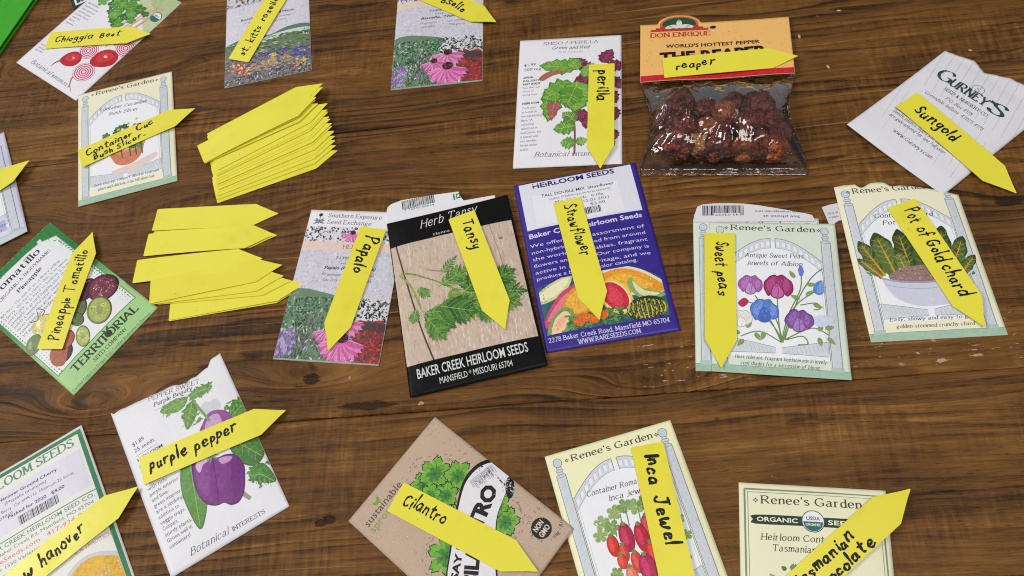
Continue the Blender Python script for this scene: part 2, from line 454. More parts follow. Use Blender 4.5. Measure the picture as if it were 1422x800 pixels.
HAND = {k: strokes(v) for k, v in {
    'a': "~3.2,3.6 1.6,4.1 .3,2.6 .4,.8 1.4,0 2.8,1.2 3.2,3.6|~3.2,3.8 3.2,1.2 3.8,0", 'b': "~.3,8 .2,4 .2,.2|~.2,2.6 1.6,4 3,2.8 2.8,.8 1.4,0 .2,.8", 'c': "~3,3.4 1.8,4 .4,2.6 .4,.9 1.6,0 3.2,.7",
    'd': "~2.8,3.4 1.4,3.9 .2,2.2 .5,.4 1.6,.1 2.9,1.6|~3.2,8 3,4 3.1,0", 'e': "~.4,1.9 2,2.1 3,2.9 2.2,4 .9,3.5 .3,1.8 1,.3 2.2,0 3.4,.8", 'f': "~3.2,7.2 2.2,8 1.4,6.6 1.3,3 1.2,-.5|~.2,4 2.8,4.2",
    'g': "~3,3.4 1.6,4 .4,2.7 .9,1.2 2.2,1.4 3,3.4|~3,3.6 3,.5 2.6,-2.4 1.4,-3 .2,-2.2", 'h': "~.4,8 .3,4 .3,0|~.3,2.2 1.6,4 2.8,3.4 2.9,1.6 3,0", 'i': "~.4,4 .4,2 .6,0|~.5,5.8 .6,6.3", 'k': "~.3,8 .3,4 .3,0|~2.8,4 .4,1.8 3,0",
    'l': "~.4,8 .3,4 .5,0", 'm': "~.3,4 .3,2 .3,0|~.3,2.4 1.3,4 2.1,3.4 2.1,0|~2.1,2.4 3.2,4 4.1,3.3 4.3,0", 'n': "~.3,4 .3,2 .3,0|~.3,2.2 1.6,4 2.8,3.3 2.9,1.4 3.2,0", 'o': "~1.8,4 .4,2.8 .4,1 1.6,0 3,.9 3.1,2.8 1.7,4.1",
    'p': "~.4,4 .3,0 .2,-3.4|~.3,2.6 1.7,4 3,2.8 2.7,.8 1.3,.2 .3,.9", 'r': "~.3,4 .4,2 .4,0|~.4,2.4 1.4,3.8 2.8,3.7", 's': "~2.8,3.5 1.6,4.1 .6,3.2 1.5,2.2 2.6,1.2 1.6,.1 .2,.5", 't': "~1.4,7 1.3,3 1.5,.4 2.6,.2|~.1,4.8 2.9,5",
    'u': "~.3,4 .3,1.4 1.2,0 2.6,1.2|~2.9,4 2.8,2 3.2,0", 'w': "~.2,4 .6,.6 1.2,.1 2.1,2.6 2.6,.2 3.6,.6 4.3,4", 'v': "~.2,4 1.4,.1 2.8,4", 'y': "~.3,4 .6,1.8 1.8,1.4 2.8,3.8|~3,4 2.6,0 1.6,-3 .4,-3.2",
    'C': "~4,7 2.4,8 .5,5.8 .4,2.4 1.8,.1 3.6,.4 4.6,1.6", 'B': "~.4,8 .3,4 .4,0|~.2,7.8 2.4,8 3,6.4 1.8,4.4 .4,4.2|~.6,4.3 2.8,4 3.8,2.2 2.6,.3 .4,0", 'S': "~3.8,7 2.2,8 .6,6.4 1.8,4.4 3.6,2.4 2.4,.2 .2,.9",
    'P': "~.6,8 .5,4 .4,0|~.2,7.4 2.4,8.2 3.8,6.6 2.6,4.4 .6,3.8", 'G': "~4,7.2 2.4,8 .5,5.6 .5,2.2 2,0 3.8,1 4,3.4|~2.2,3.4 4.6,3.6", 'T': "0,7.8 5,8|2.5,8 2.4,0", 'I': "1,8 1,0", 'J': "~3.4,8 3.3,3 2.4,.2 1,.2 .2,1.8|~1.2,8 4.8,8.1", '.': "~.3,.2 .6,.1", '-': "~0,2.4 2.4,2.7"}.items()}

_sans = {}


def sans_glyph(ch, bold=0):
    """triangles and advance of one character of Blender's built-in font, cap height 1"""
    k = (ch, bold)
    if k in _sans:
        return _sans[k]

    def run(s):
        c = bpy.data.curves.new('t', 'FONT')
        c.body = s
        c.size = 1
        c.resolution_u = 2
        c.offset = bold
        o = bpy.data.objects.new('t', c)
        me = bpy.data.meshes.new_from_object(o)
        vs = [(v.co.x, v.co.y) for v in me.vertices]
        fs = [tuple(p.vertices) for p in me.polygons]
        bpy.data.objects.remove(o)
        bpy.data.meshes.remove(me)
        bpy.data.curves.remove(c)
        return vs, fs
    capv, _ = run('H')
    cap = max(v[1] for v in capv) - bold * 0
    ext = lambda s: max(v[0] for v in run(s)[0])
    adv = (ext('|' + ch + '|') - ext('||')) / cap
    vs, fs = run(ch)
    _sans[k] = ([(x / cap, y / cap) for x, y in vs], fs, adv)
    return _sans[k]


class Art:
    """flat printing laid on a sheet: shapes in millimetres, x right, y down from the sheet's top left corner"""

    def __init__(self, mapf, clip=None, keep=None, seed=1):
        self.map, self.clip, self.keep = mapf, clip, keep
        self.lv = 0
        self.b = {}
        self.cur = 'printed_picture'
        self.rnd = random.Random(seed)

    def up(self):
        self.lv += 1

    def tri(self, ps, col, lv=None):
        lv = self.lv if lv is None else lv
        ps = list(ps)
        if self.clip:
            x0, y0, x1, y1 = self.clip
            for ax, lim, sg in ((0, x0, 1), (0, x1, -1), (1, y0, 1), (1, y1, -1)):
                out = []
                for i in range(len(ps)):
                    a, b = ps[i - 1], ps[i]
                    da, db = (a[ax] - lim) * sg, (b[ax] - lim) * sg
                    if (da >= 0) != (db >= 0):
                        t = da / (da - db)
                        out.append((a[0] + (b[0] - a[0]) * t, a[1] + (b[1] - a[1]) * t))
                    if db >= 0:
                        out.append(b)
                ps = out
                if len(ps) < 3:
                    return
        self.b.setdefault(self.cur, []).append((ps, col, lv))

    def poly(self, pts, col, lv=None, grow=True):
        if grow and lv is None:
            self.up()
        for t in tessellate_polygon([[Vector((p[0], p[1], 0)) for p in pts]]):
            self.tri([pts[i] for i in t], col, lv)

    def rect(self, x0, y0, x1, y1, col, lv=None):
        self.poly([(x0, y0), (x1, y0), (x1, y1), (x0, y1)], col, lv)

    def ell(self, x, y, rx, ry, col, rot=0, n=20, lv=None):
        c, s = math.cos(R(rot)), math.sin(R(rot))
        self.poly([(x + rx * math.cos(a) * c - ry * math.sin(a) * s, y + rx * math.cos(a) * s + ry * math.sin(a) * c) for a in (2 * math.pi * i / n for i in range(n))], col, lv)

    def blob(self, pts, col, lv=None, k=4):
        self.poly(cr(pts, k, True), col, lv)

    def line(self, pts, w, col, smooth=False, lv=None, w1=None, closed=False):
        if lv is None:
            self.up()
            lv = self.lv
        if smooth:
            pts = cr(pts, 5, closed)
        elif closed:
            pts = list(pts) + [pts[0]]
        if closed:
            pts = list(pts) + [pts[0]] if pts[0] != pts[-1] else pts
        n = len(pts)
        L = []
        for i in range(n):
            a, b = pts[max(0, i - 1)], pts[min(n - 1, i + 1)]
            dx, dy = b[0] - a[0], b[1] - a[1]
            l = math.hypot(dx, dy) or 1
            ww = (w if w1 is None else w + (w1 - w) * i / (n - 1)) / 2
            L.append(((pts[i][0] - dy / l * ww, pts[i][1] + dx / l * ww), (pts[i][0] + dy / l * ww, pts[i][1] - dx / l * ww)))
        for i in range(n - 1):
            a, b = L[i], L[i + 1]
            self.tri((a[0], a[1], b[1]), col, lv)
            self.tri((a[0], b[1], b[0]), col, lv)

    def ring(self, x, y, rx, ry, w, col, rot=0, n=20):
        c, s = math.cos(R(rot)), math.sin(R(rot))
        self.line([(x + rx * math.cos(a) * c - ry * math.sin(a) * s, y + rx * math.cos(a) * s + ry * math.sin(a) * c) for a in (2 * math.pi * i / n for i in range(n + 1))], w, col)

    def leaf(self, x, y, ln, wd, ang, col, vein=None, serr=0, lv=None, tip=1.0, edge=None):
        """a leaf from its stalk end, pointing along ang (degrees, 0 = right, 90 = up)"""
        c, s = math.cos(R(ang)), -math.sin(R(ang))
        n = 9
        up_, dn = [], []
        for i in range(n + 1):
            t = i / n
            h = math.sin(math.pi * t ** (0.75 * tip)) ** .85 * wd / 2
            if serr:
                h *= 1 + serr * (0.5 if i % 2 else -0.5)
            up_.append((ln * t, h))
            dn.append((ln * t, -h))
        P = [(x + a * c + b * s, y + a * s - b * c) for a, b in up_ + dn[-2:0:-1]]
        if edge:
            self.up()
            cx, cy = sum(p[0] for p in P) / len(P), sum(p[1] for p in P) / len(P)
            q = 1 + 1.0 / max(wd, 1)
            self.poly([(cx + (p[0] - cx) * q, cy + (p[1] - cy) * q) for p in P], edge, lv)
        self.poly(P, col, lv)
        if vein:
            self.line([(x, y), (x + ln * .9 * c, y + ln * .9 * s)], max(.22, wd * .05), vein, lv=None if lv is None else lv + .5)
            self.up()
            for t in (.25, .42, .58, .73):
                for sg in (1, -1):
                    h = math.sin(math.pi * t ** .75) * wd * .36 * sg
                    a0, a1 = ln * t, ln * (t + .13)
                    self.line([(x + a0 * c, y + a0 * s), (x + a1 * c + h * s, y + a1 * s - h * c)], .18, vein, lv=self.lv if lv is None else lv + .5)

    def frilly(self, x, y, r, col, dark, ang=0, lobes=9, edge=None, ew=.6):
        """round lobed leaf with veins"""
        P = []
        n = lobes * 10
        for i in range(n):
            q = 2 * math.pi * i / n
            rr = r * (.50 + .50 * abs(math.sin(lobes * q / 2)) ** .55)
            rr *= 1 + .07 * math.cos(lobes * 4 * q + math.pi) + .03 * self.rnd.uniform(-1, 1)
            P.append((x + rr * math.cos(q + R(ang)), y + rr * math.sin(q + R(ang)) * .92))
        if edge:
            q = 1 + ew / r
            self.poly([(x + (p[0] - x) * q, y + (p[1] - y) * q) for p in P], edge)
        self.poly(P, col)
        self.up()
        for i in range(lobes):
            a = R(ang) + 2 * math.pi * (i + .5) / lobes
            self.line([(x, y), (x + r * .68 * math.cos(a), y + r * .62 * math.sin(a))], r * .07, dark, lv=self.lv, w1=r * .02)

    def specks(self, n, box, cols, size, ang=(0, 360), asp=2.2, test=None, layers=6):
        """many small brush marks"""
        base = self.lv + 1
        for i in range(n):
            x, y = self.rnd.uniform(box[0], box[2]), self.rnd.uniform(box[1], box[3])
            if test and not test(x, y):
                continue
            l = size * self.rnd.uniform(.5, 1.5)
            w = l / asp
            a = R(self.rnd.uniform(*ang))
            c, s = math.cos(a), math.sin(a)
            P = [(x + u * c - v * s, y + u * s + v * c) for u, v in ((-l / 2, 0), (-l * .1, -w / 2), (l / 2, 0), (l * .05, w / 2))]
            lv = base + i % layers
            col = self.rnd.choice(cols)
            self.tri((P[0], P[1], P[2]), col, lv)
            self.tri((P[0], P[2], P[3]), col, lv)
        self.lv = base + layers

    def text(self, s, p0, p1, size, col, font='sans', bold=0, slant=0, contrast=0, pen=None, serif=True, fit=True, jit=0):
        """one line between p0 and p1 (baseline), size = cap height"""
        old, self.cur = self.cur, ('printed_lettering' if self.cur == 'printed_picture' else self.cur)
        self.up()
        base = self.lv
        items = []
        x = 0.0
        if font == 'sans':
            for ch in s:
                if ch == ' ':
                    x += .38
                    continue
                vs, fs, adv = sans_glyph(ch, bold)
                for f in fs:
                    items.append(([(vs[i][0] + x + vs[i][1] * slant, vs[i][1]) for i in f], 0))
                x += adv
        else:
            D = ROM if font == 'roman' else HAND
            cap = 7.0 if font == 'roman' else 8.0
            if font == 'roman':
                thick = pen or .115
                thin = thick * (1 - contrast)
            else:
                thick = thin = pen or .16
            rnd = self.rnd
            for ch in s:
                if ch == ' ':
                    x += .42 if font == 'roman' else .5
                    continue
                g = D.get(ch) or D.get(ch.lower()) or D['-']
                mx = max(p[0] for _, ps in g for p in ps)
                oy = rnd.uniform(-jit, jit)
                sc = 1 + rnd.uniform(-jit, jit) * 1.6
                ph = rnd.uniform(0, 6)
                rot = rnd.uniform(-jit, jit) * .9
                for si, (sm, ps) in enumerate(g):
                    if jit:
                        ps = [(a + rnd.uniform(-jit, jit) * 1.3, b + rnd.uniform(-jit, jit) * 1.3) for a, b in ps]
                    q = cr(ps, 6 if font == 'hand' else 4) if sm else ps
                    q = [(a / cap * sc, b / cap * sc + oy) for a, b in q]
                    q = [(a - b * rot * .5 + x + b * slant, b + a * rot) for a, b in q]
                    n = len(q)
                    off = []
                    for i in range(n):
                        a, b = q[max(0, i - 1)], q[min(n - 1, i + 1)]
                        dx, dy = b[0] - a[0], b[1] - a[1]
                        l = math.hypot(dx, dy) or 1
                        if sm or n == 2:
                            off.append((dx / l, dy / l))
                    mlv = (si % 4) * .25
                    segs = []
                    if sm or n == 2:
                        ribs = []
                        for (a, b), (dx, dy) in zip(q, off):
                            w = (thin + (thick - thin) * abs(dx * .26 - dy * .966)) / 2
                            if font == 'hand':
                                w *= 1 + .28 * math.sin(len(ribs) * .55 + ph) + .12 * rnd.uniform(-1, 1)
                            ribs.append(((a - dy * w, b + dx * w), (a + dy * w, b - dx * w)))
                        segs = [(ribs[i][0], ribs[i][1], ribs[i + 1][1], ribs[i + 1][0]) for i in range(n - 1)]
                    else:
                        for i in range(n - 1):
                            a, b = q[i], q[i + 1]
                            dx, dy = b[0] - a[0], b[1] - a[1]
                            l = math.hypot(dx, dy) or 1
                            dx, dy = dx / l, dy / l
                            w = (thin + (thick - thin) * abs(dx * .26 - dy * .966)) / 2
                            e = w if font == 'hand' or not contrast else 0
                            segs.append(((a[0] - dy * w - dx * e, a[1] + dx * w - dy * e), (a[0] + dy * w - dx * e, a[1] - dx * w - dy * e), (b[0] + dy * w + dx * e, b[1] - dx * w + dy * e), (b[0] - dy * w + dx * e, b[1] + dx * w + dy * e)))
                    for k, sg in enumerate(segs):
                        items.append((list(sg), mlv + (.1 * k if not sm else 0)))
                    if font == 'hand' or not serif:
                        for (a, b) in (q[0], q[-1]):
                            items.append(([(a + thick / 2 * math.cos(z), b + thick / 2 * math.sin(z)) for z in (i * math.pi / 4 for i in range(8))], mlv + .12))
                    elif serif and contrast:
                        for (i0, i1) in ((0, 1), (-1, -2)):
                            a, b = q[i0], q[i1]
                            yy = ps[i0][1]
                            if abs(a[0] - b[0] - (a[1] - b[1]) * slant) < abs(a[1] - b[1]) * .62 and any(abs(yy - z) < .15 for z in (0, 4.7, 7, 7.2, -2.2)) and ch not in "1'!.,:" and (n == 2):
                                hw, hh = thick * 1.05, thin * .5
                                items.append(([(a[0] - hw, a[1] - hh), (a[0] + hw, a[1] - hh), (a[0] + hw, a[1] + hh), (a[0] - hw, a[1] + hh)], mlv + .13))
                x += mx / cap * sc + (.2 if font == 'roman' else .17) + rnd.uniform(0, jit)
            x -= .2
        dx, dy = p1[0] - p0[0], p1[1] - p0[1]
        L = math.hypot(dx, dy)
        c, s_ = dx / L, dy / L
        sx = L / x if fit else size
        for P, m in items:
            Q = [(p0[0] + a * sx * c + b * size * s_, p0[1] + a * sx * s_ - b * size * c) for a, b in P]
            if len(Q) == 3:
                self.tri(Q, col, base + m)
            else:
                for i in range(1, len(Q) - 1):
                    self.tri((Q[0], Q[i], Q[i + 1]), col, base + m)
        self.lv = base + 1
        self.cur = old

    def para(self, lines, x0, y0, x1, dy, size, col, ragged=True, **kw):
        n = max(len(l) for l in lines)
        lv = self.lv
        for i, l in enumerate(lines):
            xe = x0 + (x1 - x0) * (len(l) / n if ragged else 1)
            self.text(l, (x0, y0 + i * dy), (xe, y0 + i * dy), size, col, **kw)
        self.lv = lv + 2

    def barcode(self, x0, y0, x1, y1, col=(30, 30, 32)):
        self.up()
        x = x0
        while x < x1 - .2:
            w = self.rnd.choice((.25, .25, .5, .75))
            w = min(w, x1 - x)
            self.rect(x, y0, x + w, y1, col, lv=self.lv)
            x += w + self.rnd.choice((.25, .35, .5))

    def settle(self):
        """give every layer of ink the lowest level free of what it overlaps"""
        groups = {}
        for name, tris in self.b.items():
            for t in tris:
                groups.setdefault(t[2], []).append((name, t))
        grid, out, G = {}, {}, 1.5
        for lv in sorted(groups):
            cells = set()
            for _, (ps, _, _) in groups[lv]:
                xs, ys = [q[0] for q in ps], [q[1] for q in ps]
                for i in range(int(min(xs) // G), int(max(xs) // G) + 1):
                    for j in range(int(min(ys) // G), int(max(ys) // G) + 1):
                        cells.add((i, j))
            n = 1 + max((grid.get(c, 0) for c in cells), default=0)
            for c in cells:
                grid[c] = n
            for name, t in groups[lv]:
                out.setdefault(name, []).append((t[0], t[1], n))
        self.b = out

    def build(self, parent, ink, step=3.5e-6, base=4.5e-5, maxlen=2.5):
        self.settle()
        self.top = base + step * max((t[2] for v in self.b.values() for t in v), default=0)
        for name, tris in self.b.items():
            vs, fs, cols = [], [], []
            stack = []
            for ps, col, lv in tris:
                for i in range(1, len(ps) - 1):
                    stack.append(((ps[0], ps[i], ps[i + 1]), col, lv))
            while stack:
                p, col, lv = stack.pop()
                d = [math.dist(p[i], p[(i + 1) % 3]) for i in range(3)]
                m = max(d)
                if m > maxlen:
                    i = d.index(m)
                    a, b, c = p[i], p[(i + 1) % 3], p[(i + 2) % 3]
                    h = ((a[0] + b[0]) / 2, (a[1] + b[1]) / 2)
                    stack.append(((a, h, c), col, lv))
                    stack.append(((h, b, c), col, lv))
                    continue
                if self.keep and not self.keep((p[0][0] + p[1][0] + p[2][0]) / 3, (p[0][1] + p[1][1] + p[2][1]) / 3):
                    continue
                k = len(vs)
                ar = (p[1][0] - p[0][0]) * (p[2][1] - p[0][1]) - (p[2][0] - p[0][0]) * (p[1][1] - p[0][1])
                if abs(ar) < 1e-7:
                    continue
                if ar > 0:
                    p = (p[0], p[2], p[1])
                for q in p:
                    X, Y, Z = self.map(q[0], q[1])
                    vs.append((X, Y, Z + base + lv * step))
                fs.append((k, k + 1, k + 2))
                cols.append(lin(col))
            me = mesh(name, vs, fs)
            ca = me.color_attributes.new('ink', 'FLOAT_COLOR', 'CORNER')
            flat = []
            for c in cols:
                flat += list(c) * 3
            ca.data.foreach_set('color', flat)
            link(name, me, parent, ink)


# ------------------------------------------------------------------ seed packets
SURF = []          # everything a tag can rest on


class Packet:
    def __init__(self, corners, label, colour, z0=.0002, belly=.0018, lift=(0, 0, 0, 0), torn=None, seed=1, size=None, noise_amp=.0005, group='seed packets laid out on the table', rough=.5, spec=.35):
        self.spec = spec
        self.c = [Vector(p) for p in corners]
        c = self.c
        self.w = ((c[1] - c[0]).length + (c[2] - c[3]).length) * 500
        self.h = ((c[3] - c[0]).length + (c[2] - c[1]).length) * 500
        self.cen = (c[0] + c[1] + c[2] + c[3]) / 4
        d = (c[1] - c[0]) + (c[2] - c[3])
        self.ang = math.atan2(d.y, d.x)
        ca, sa = math.cos(-self.ang), math.sin(-self.ang)
        self.l = [Vector(((p - self.cen).x * ca - (p - self.cen).y * sa, (p - self.cen).x * sa + (p - self.cen).y * ca)) for p in c]
        self.z0, self.belly, self.lift, self.amp, self.seed = z0, belly * 1.35, lift, noise_amp, seed
        self.torn = torn
        self.ink_h = 0
        self.root = bpy.data.objects.new('seed_packet', None)
        COL.objects.link(self.root)
        self.root.empty_display_size = .02
        self.root.location = (self.cen.x, self.cen.y, 0)
        self.root.rotation_euler = (0, 0, self.ang)
        tag(self.root, label, 'seed packet', group)
        self.body(colour, rough)
        self.art = Art(lambda x, y: self.map(x, y), (0.15, -30, self.w - .15, self.h - .15), self.inside, seed)
        SURF.append(self)

    def tear(self, x):
        if not self.torn:
            return 0.0
        t = self.torn
        for (a, b), (c, d) in zip(t, t[1:]):
            if a <= x <= c and c > a:
                return b + (d - b) * (x - a) / (c - a)
        return t[0][1] if x < t[0][0] else t[-1][1]

    def inside(self, x, y):
        return y > self.tear(x) + .3

    def bottom(self, s, t):
        a = self.lift
        s, t = min(1, max(0, s)), min(1, max(0, t))
        return self.z0 + a[0] * ((1 - s) * (1 - t)) ** 2 + a[1] * (s * (1 - t)) ** 2 + a[2] * (s * t) ** 2 + a[3] * ((1 - s) * t) ** 2

    def top(self, s, t):
        b = self.bottom(s, t)
        s, t = min(1, max(0, s)), min(1, max(0, t))
        e = (1 - (2 * s - 1) ** 4) * (1 - (2 * t - 1) ** 4)
        n = noise.noise(Vector((s * 2.6, t * 3.4, self.seed * 7.1))) + .4 * noise.noise(Vector((s * 6, t * 8, self.seed * 3.3)))
        return b + .00035 + self.belly * e + self.amp * (n + .6) * min(1, e * 2 + .15)

    def xy(self, s, t):
        a, b, c, d = self.l
        return a * (1 - s) * (1 - t) + b * s * (1 - t) + c * s * t + d * (1 - s) * t

    def map(self, x, y):
        s, t = x / self.w, y / self.h
        p = self.xy(s, t)
        return p.x, p.y, self.top(s, t)

    def height(self, X, Y):
        """top of the packet under a world point, or None"""
        d = Vector((X, Y)) - self.cen
        ca, sa = math.cos(-self.ang), math.sin(-self.ang)
        x, y = d.x * ca - d.y * sa, d.x * sa + d.y * ca
        s, t = x * 1000 / self.w + .5, .5 - y * 1000 / self.h
        if -.01 < s < 1.01 and self.tear(s * self.w) / self.h < t < 1.01:
            return self.top(s, t) + self.ink_h
        return None

    def body(self, colour, rough):
        nx, ny = 44, 56
        vs, fs = [], []
        rnd = random.Random(self.seed)
        jag = [rnd.uniform(-.25, .25) if self.torn else 0 for _ in range(nx + 1)]
        for face in (0, 1):
            for j in range(ny + 1):
                for i in range(nx + 1):
                    s = i / nx
                    t0 = (self.tear(s * self.w) + jag[i]) / self.h
                    t = t0 + (1 - t0) * j / ny
                    p = self.xy(s, t)
                    vs.append((p.x, p.y, self.top(s, t) if face == 0 else self.bottom(s, t)))
        N = (nx + 1) * (ny + 1)
        q = lambda i, j, f=0: f * N + j * (nx + 1) + i
        for j in range(ny):
            for i in range(nx):
                fs.append((q(i, j), q(i, j + 1), q(i + 1, j + 1), q(i + 1, j)))
                fs.append((q(i, j, 1), q(i + 1, j, 1), q(i + 1, j + 1, 1), q(i, j + 1, 1)))
        ring = [(i, 0) for i in range(nx)] + [(nx, j) for j in range(ny)] + [(i, ny) for i in range(nx, 0, -1)] + [(0, j) for j in range(ny, 0, -1)]
        for k in range(len(ring)):
            a, b = ring[k], ring[(k + 1) % len(ring)]
            fs.append((q(*a), q(*b), q(*b, 1), q(*a, 1)))
        me = mesh('paper_envelope', vs, fs)
        sm = [True] * (2 * nx * ny) + [False] * len(ring)
        me.polygons.foreach_set('use_smooth', sm)
        link('paper_envelope', me, self.root, paper(colour, rough, spec=self.spec))

    def sheet(self, name, pts, z, thick, colour):
        """a separate flat piece of paper belonging to the packet"""
        def mp(x, y):
            p = self.xy(x / self.w, y / self.h)
            return p.x, p.y, z
        n = len(pts)
        vs = [mp(*p) for p in pts] + [(lambda v: (v[0], v[1], z - thick))(mp(*p)) for p in pts]
        fs = [tuple(range(n))[::-1], tuple(range(n, 2 * n))] + [(i, (i + 1) % n, n + (i + 1) % n, n + i) for i in range(n)]
        me = mesh(name, vs, fs)
        bm = bmesh.new()
        bm.from_mesh(me)
        bmesh.ops.recalc_face_normals(bm, faces=bm.faces)
        bm.to_mesh(me)
        bm.free()
        o = link(name, me, self.root, paper(colour))
        return o, Art(mp, None, None, self.seed + 5)

    def done(self, ink=None):
        self.art.build(self.root, ink or INK)
        self.ink_h = self.art.top


GREY = (120, 122, 128)
DK = (52, 54, 60)


# ---- the pale garden-gate packets --------------------------------------------------
def gate_packet(p, bg, tint, line, title=((15, 7.6), (67, 7.8)), band=True):
    a, w, h = p.art, p.w, p.h
    k = h / 114
    white = (236, 237, 244)
    X0, X1 = w * .125, w * .862
    # white opening with an arched top
    arch = [(X0, h * .30), (X0 + w * .10, h * .215), (X0 + w * .24, h * .165), (w * .5, h * .145), (X1 - w * .24, h * .165), (X1 - w * .10, h * .215), (X1, h * .30)]
    if band:
        a.rect(0, h * .955, w, h, tint)
        a.line([(0, h * .955), (w, h * .957)], .35, (120, 150, 138))
    a.poly(cr(arch, 4) + [(X1, h * .90), (X0, h * .90)], white)
    # pillars
    for x0, x1 in ((w * .045, w * .115), (w * .872, w * .945)):
        a.rect(x0, h * .135, x1, h * .945, (205, 211, 220))
        a.up()
        for i in range(60):
            y = a.rnd.uniform(h * .14, h * .92)
            x = a.rnd.uniform(x0 + .4, x1 - 1.6)
            a.line([(x, y + 1.6), (x + 1.2, y)], .18, (172, 181, 192), lv=a.lv)
        a.line([(x0, h * .135), (x0, h * .945)], .35, line)
        a.line([(x1, h * .135), (x1, h * .945)], .45, line)
        a.rect(x0 - .8, h * .935, x1 + .8, h * .96, (178, 196, 190))
        xc = (x0 + x1) / 2
        for yy, rw in ((h * .088, 1.6), (h * .104, 2.3), (h * .12, 1.8), (h * .134, 3.0)):
            a.ell(xc, yy, rw, 1.0, (206, 212, 220))
            a.ring(xc, yy, rw, 1.0, .3, line)
        a.ell(xc, h * .058, 2.7, 2.9, (206, 214, 222))
        a.ring(xc, h * .058, 2.7, 2.9, .4, line)
        a.ring(xc, h * .058, 1.3, 1.4, .22, (165, 175, 186))
    # door frame lines
    for x in (X0, X1):
        a.line([(x, h * .27), (x, h * .90)], .35, line)
        a.line([(x + (1.4 if x < w / 2 else -1.4), h * .31), (x + (1.4 if x < w / 2 else -1.4), h * .87)], .2, (165, 176, 186))
    # arched gate leaves with open lattice
    for m in (0, 1):
        F = (lambda q: (q[0] * w, q[1] * h)) if m == 0 else (lambda q: ((.99 - q[0]) * w, q[1] * h))
        oy = lambda t: .275 - .155 * math.sin(t * 1.5708)
        out = [F((.125 + .35 * t, oy(t))) for t in [i / 14 for i in range(15)]]
        inn = [F((.125 + .35 * t, oy(t) + .068)) for t in [i / 14 for i in range(14, -1, -1)]]
        a.poly(out + inn, (210, 215, 223))
        a.line(out, .42, line)
        a.line(inn, .3, (150, 162, 174))
        a.line([out[-1], inn[0]], .38, line)
        a.up()
        for i in range(8):
            t0, t1 = (i + .22) / 8, (i + .80) / 8
            qa, qb = F((.125 + .35 * t0, oy(t0) + .018)), F((.125 + .35 * t1, oy(t1) + .018))
            qc, qd = F((.125 + .35 * t1, oy(t1) + .054)), F((.125 + .35 * t0, oy(t0) + .054))
            a.poly([qa, qb, qc, qd], (234, 236, 242), lv=a.lv)
            a.line([qd, qa, qb], .22, (128, 142, 156), lv=a.lv + 1)
        a.up()
        a.up()
        # bottom rails
        bt = [F(q) for q in ((.135, .785), (.47, .835), (.47, .87), (.135, .875))]
        a.poly(bt, (208, 214, 222))
        a.line(bt, .3, line, closed=True)
        a.up()
        for i in range(10):
            q = F((.16 + .03 * i, .795 + .005 * i))
            a.line([q, (q[0] + 1.4, q[1] + 5)], .22, (160, 172, 184), lv=a.lv)
    a.text("Renee's Garden", title[0], title[1], 4.3 * k, (74, 72, 66), 'roman', contrast=.62, pen=.16)
    for (x, y) in ((title[0][0] - 3, title[0][1] - 1.6), (title[1][0] + 3, title[1][1] - 1.6)):
        for dx, dy in ((.8, 0), (-.8, 0), (0, .8), (0, -.8)):
            a.ell(x + dx, y + dy, .5, .5, (96, 94, 84), n=8)


def foot_text(p, l1, l2, y1, y2, col=(70, 70, 80)):
    w = p.w
    p.art.text(l1, (w * .17, y1), (w * .83, y1 + .6), 2.3, col, 'roman', contrast=.5, pen=.15, slant=.22)
    p.art.text(l2, (w * .21, y2), (w * .78, y2 + .6), 2.3, col, 'roman', contrast=.5, pen=.15, slant=.22)


def name_text(p, l1, q0, q1, l2, q2, q3, size=3.3, slant=.2):
    p.art.text(l1, q0, q1, size, (60, 60, 66), 'roman', contrast=.55, pen=.14, slant=slant)
    p.art.text(l2, q2, q3, size, (60, 60, 66), 'roman', contrast=.55, pen=.14, slant=slant)


CREAM = (238, 234, 206)
SAGE = (160, 192, 170)
LINE = (112, 128, 138)

# container cucumber
p = Packet([(-.3124, .6142), (-.2286, .6101), (-.2304, .489), (-.312, .4918)], 'cream garden-gate seed packet picturing a bush cucumber in a terracotta pot', CREAM, z0=.0008, seed=2, belly=.0016)
gate_packet(p, CREAM, SAGE, LINE, ((16, 6.2), (66.5, 8.0)))
a = p.art
name_text(p, 'Container Cucumber', (20, 28), (61, 31), 'Bush Slicer', (28, 35.4), (53, 37.4))
a.blob([(30, 97), (48, 94), (66, 88), (67, 93), (50, 101), (34, 102)], (226, 205, 200))
a.blob([(28, 74), (33, 90), (44, 94), (54, 88), (57.5, 73), (50, 76), (40, 78)], (208, 124, 96))
a.blob([(28, 73), (40, 78), (50, 77), (58, 72), (57, 77), (46, 81), (33, 80)], (222, 142, 112))
for i in range(34):
    an = a.rnd.uniform(0, 6.28)
    r = a.rnd.uniform(2, 19)
    x, y = 43 + r * math.cos(an) * 1.15, 65 + r * math.sin(an) * .75
    a.frilly(x, y, a.rnd.uniform(2.2, 4.2), a.rnd.choice([(52, 98, 48), (68, 118, 58), (88, 138, 76), (44, 84, 44)]), (120, 160, 100), a.rnd.uniform(0, 360), 5)
for x in (38, 45, 50, 55):
    a.line([(x, 74), (x + 1, 86)], 1.5, (66, 110, 56), w1=1.1)
for x, y in ((45, 50), (52, 47), (36, 54), (30, 60)):
    a.frilly(x, y, 1.5, (222, 196, 80), (200, 150, 40), 0, 5)
foot_text(p, 'Early bearing, compact, disease resistant', 'plants with delicious, crisp, full-sized fruit', 107.5, 112)
p.done()

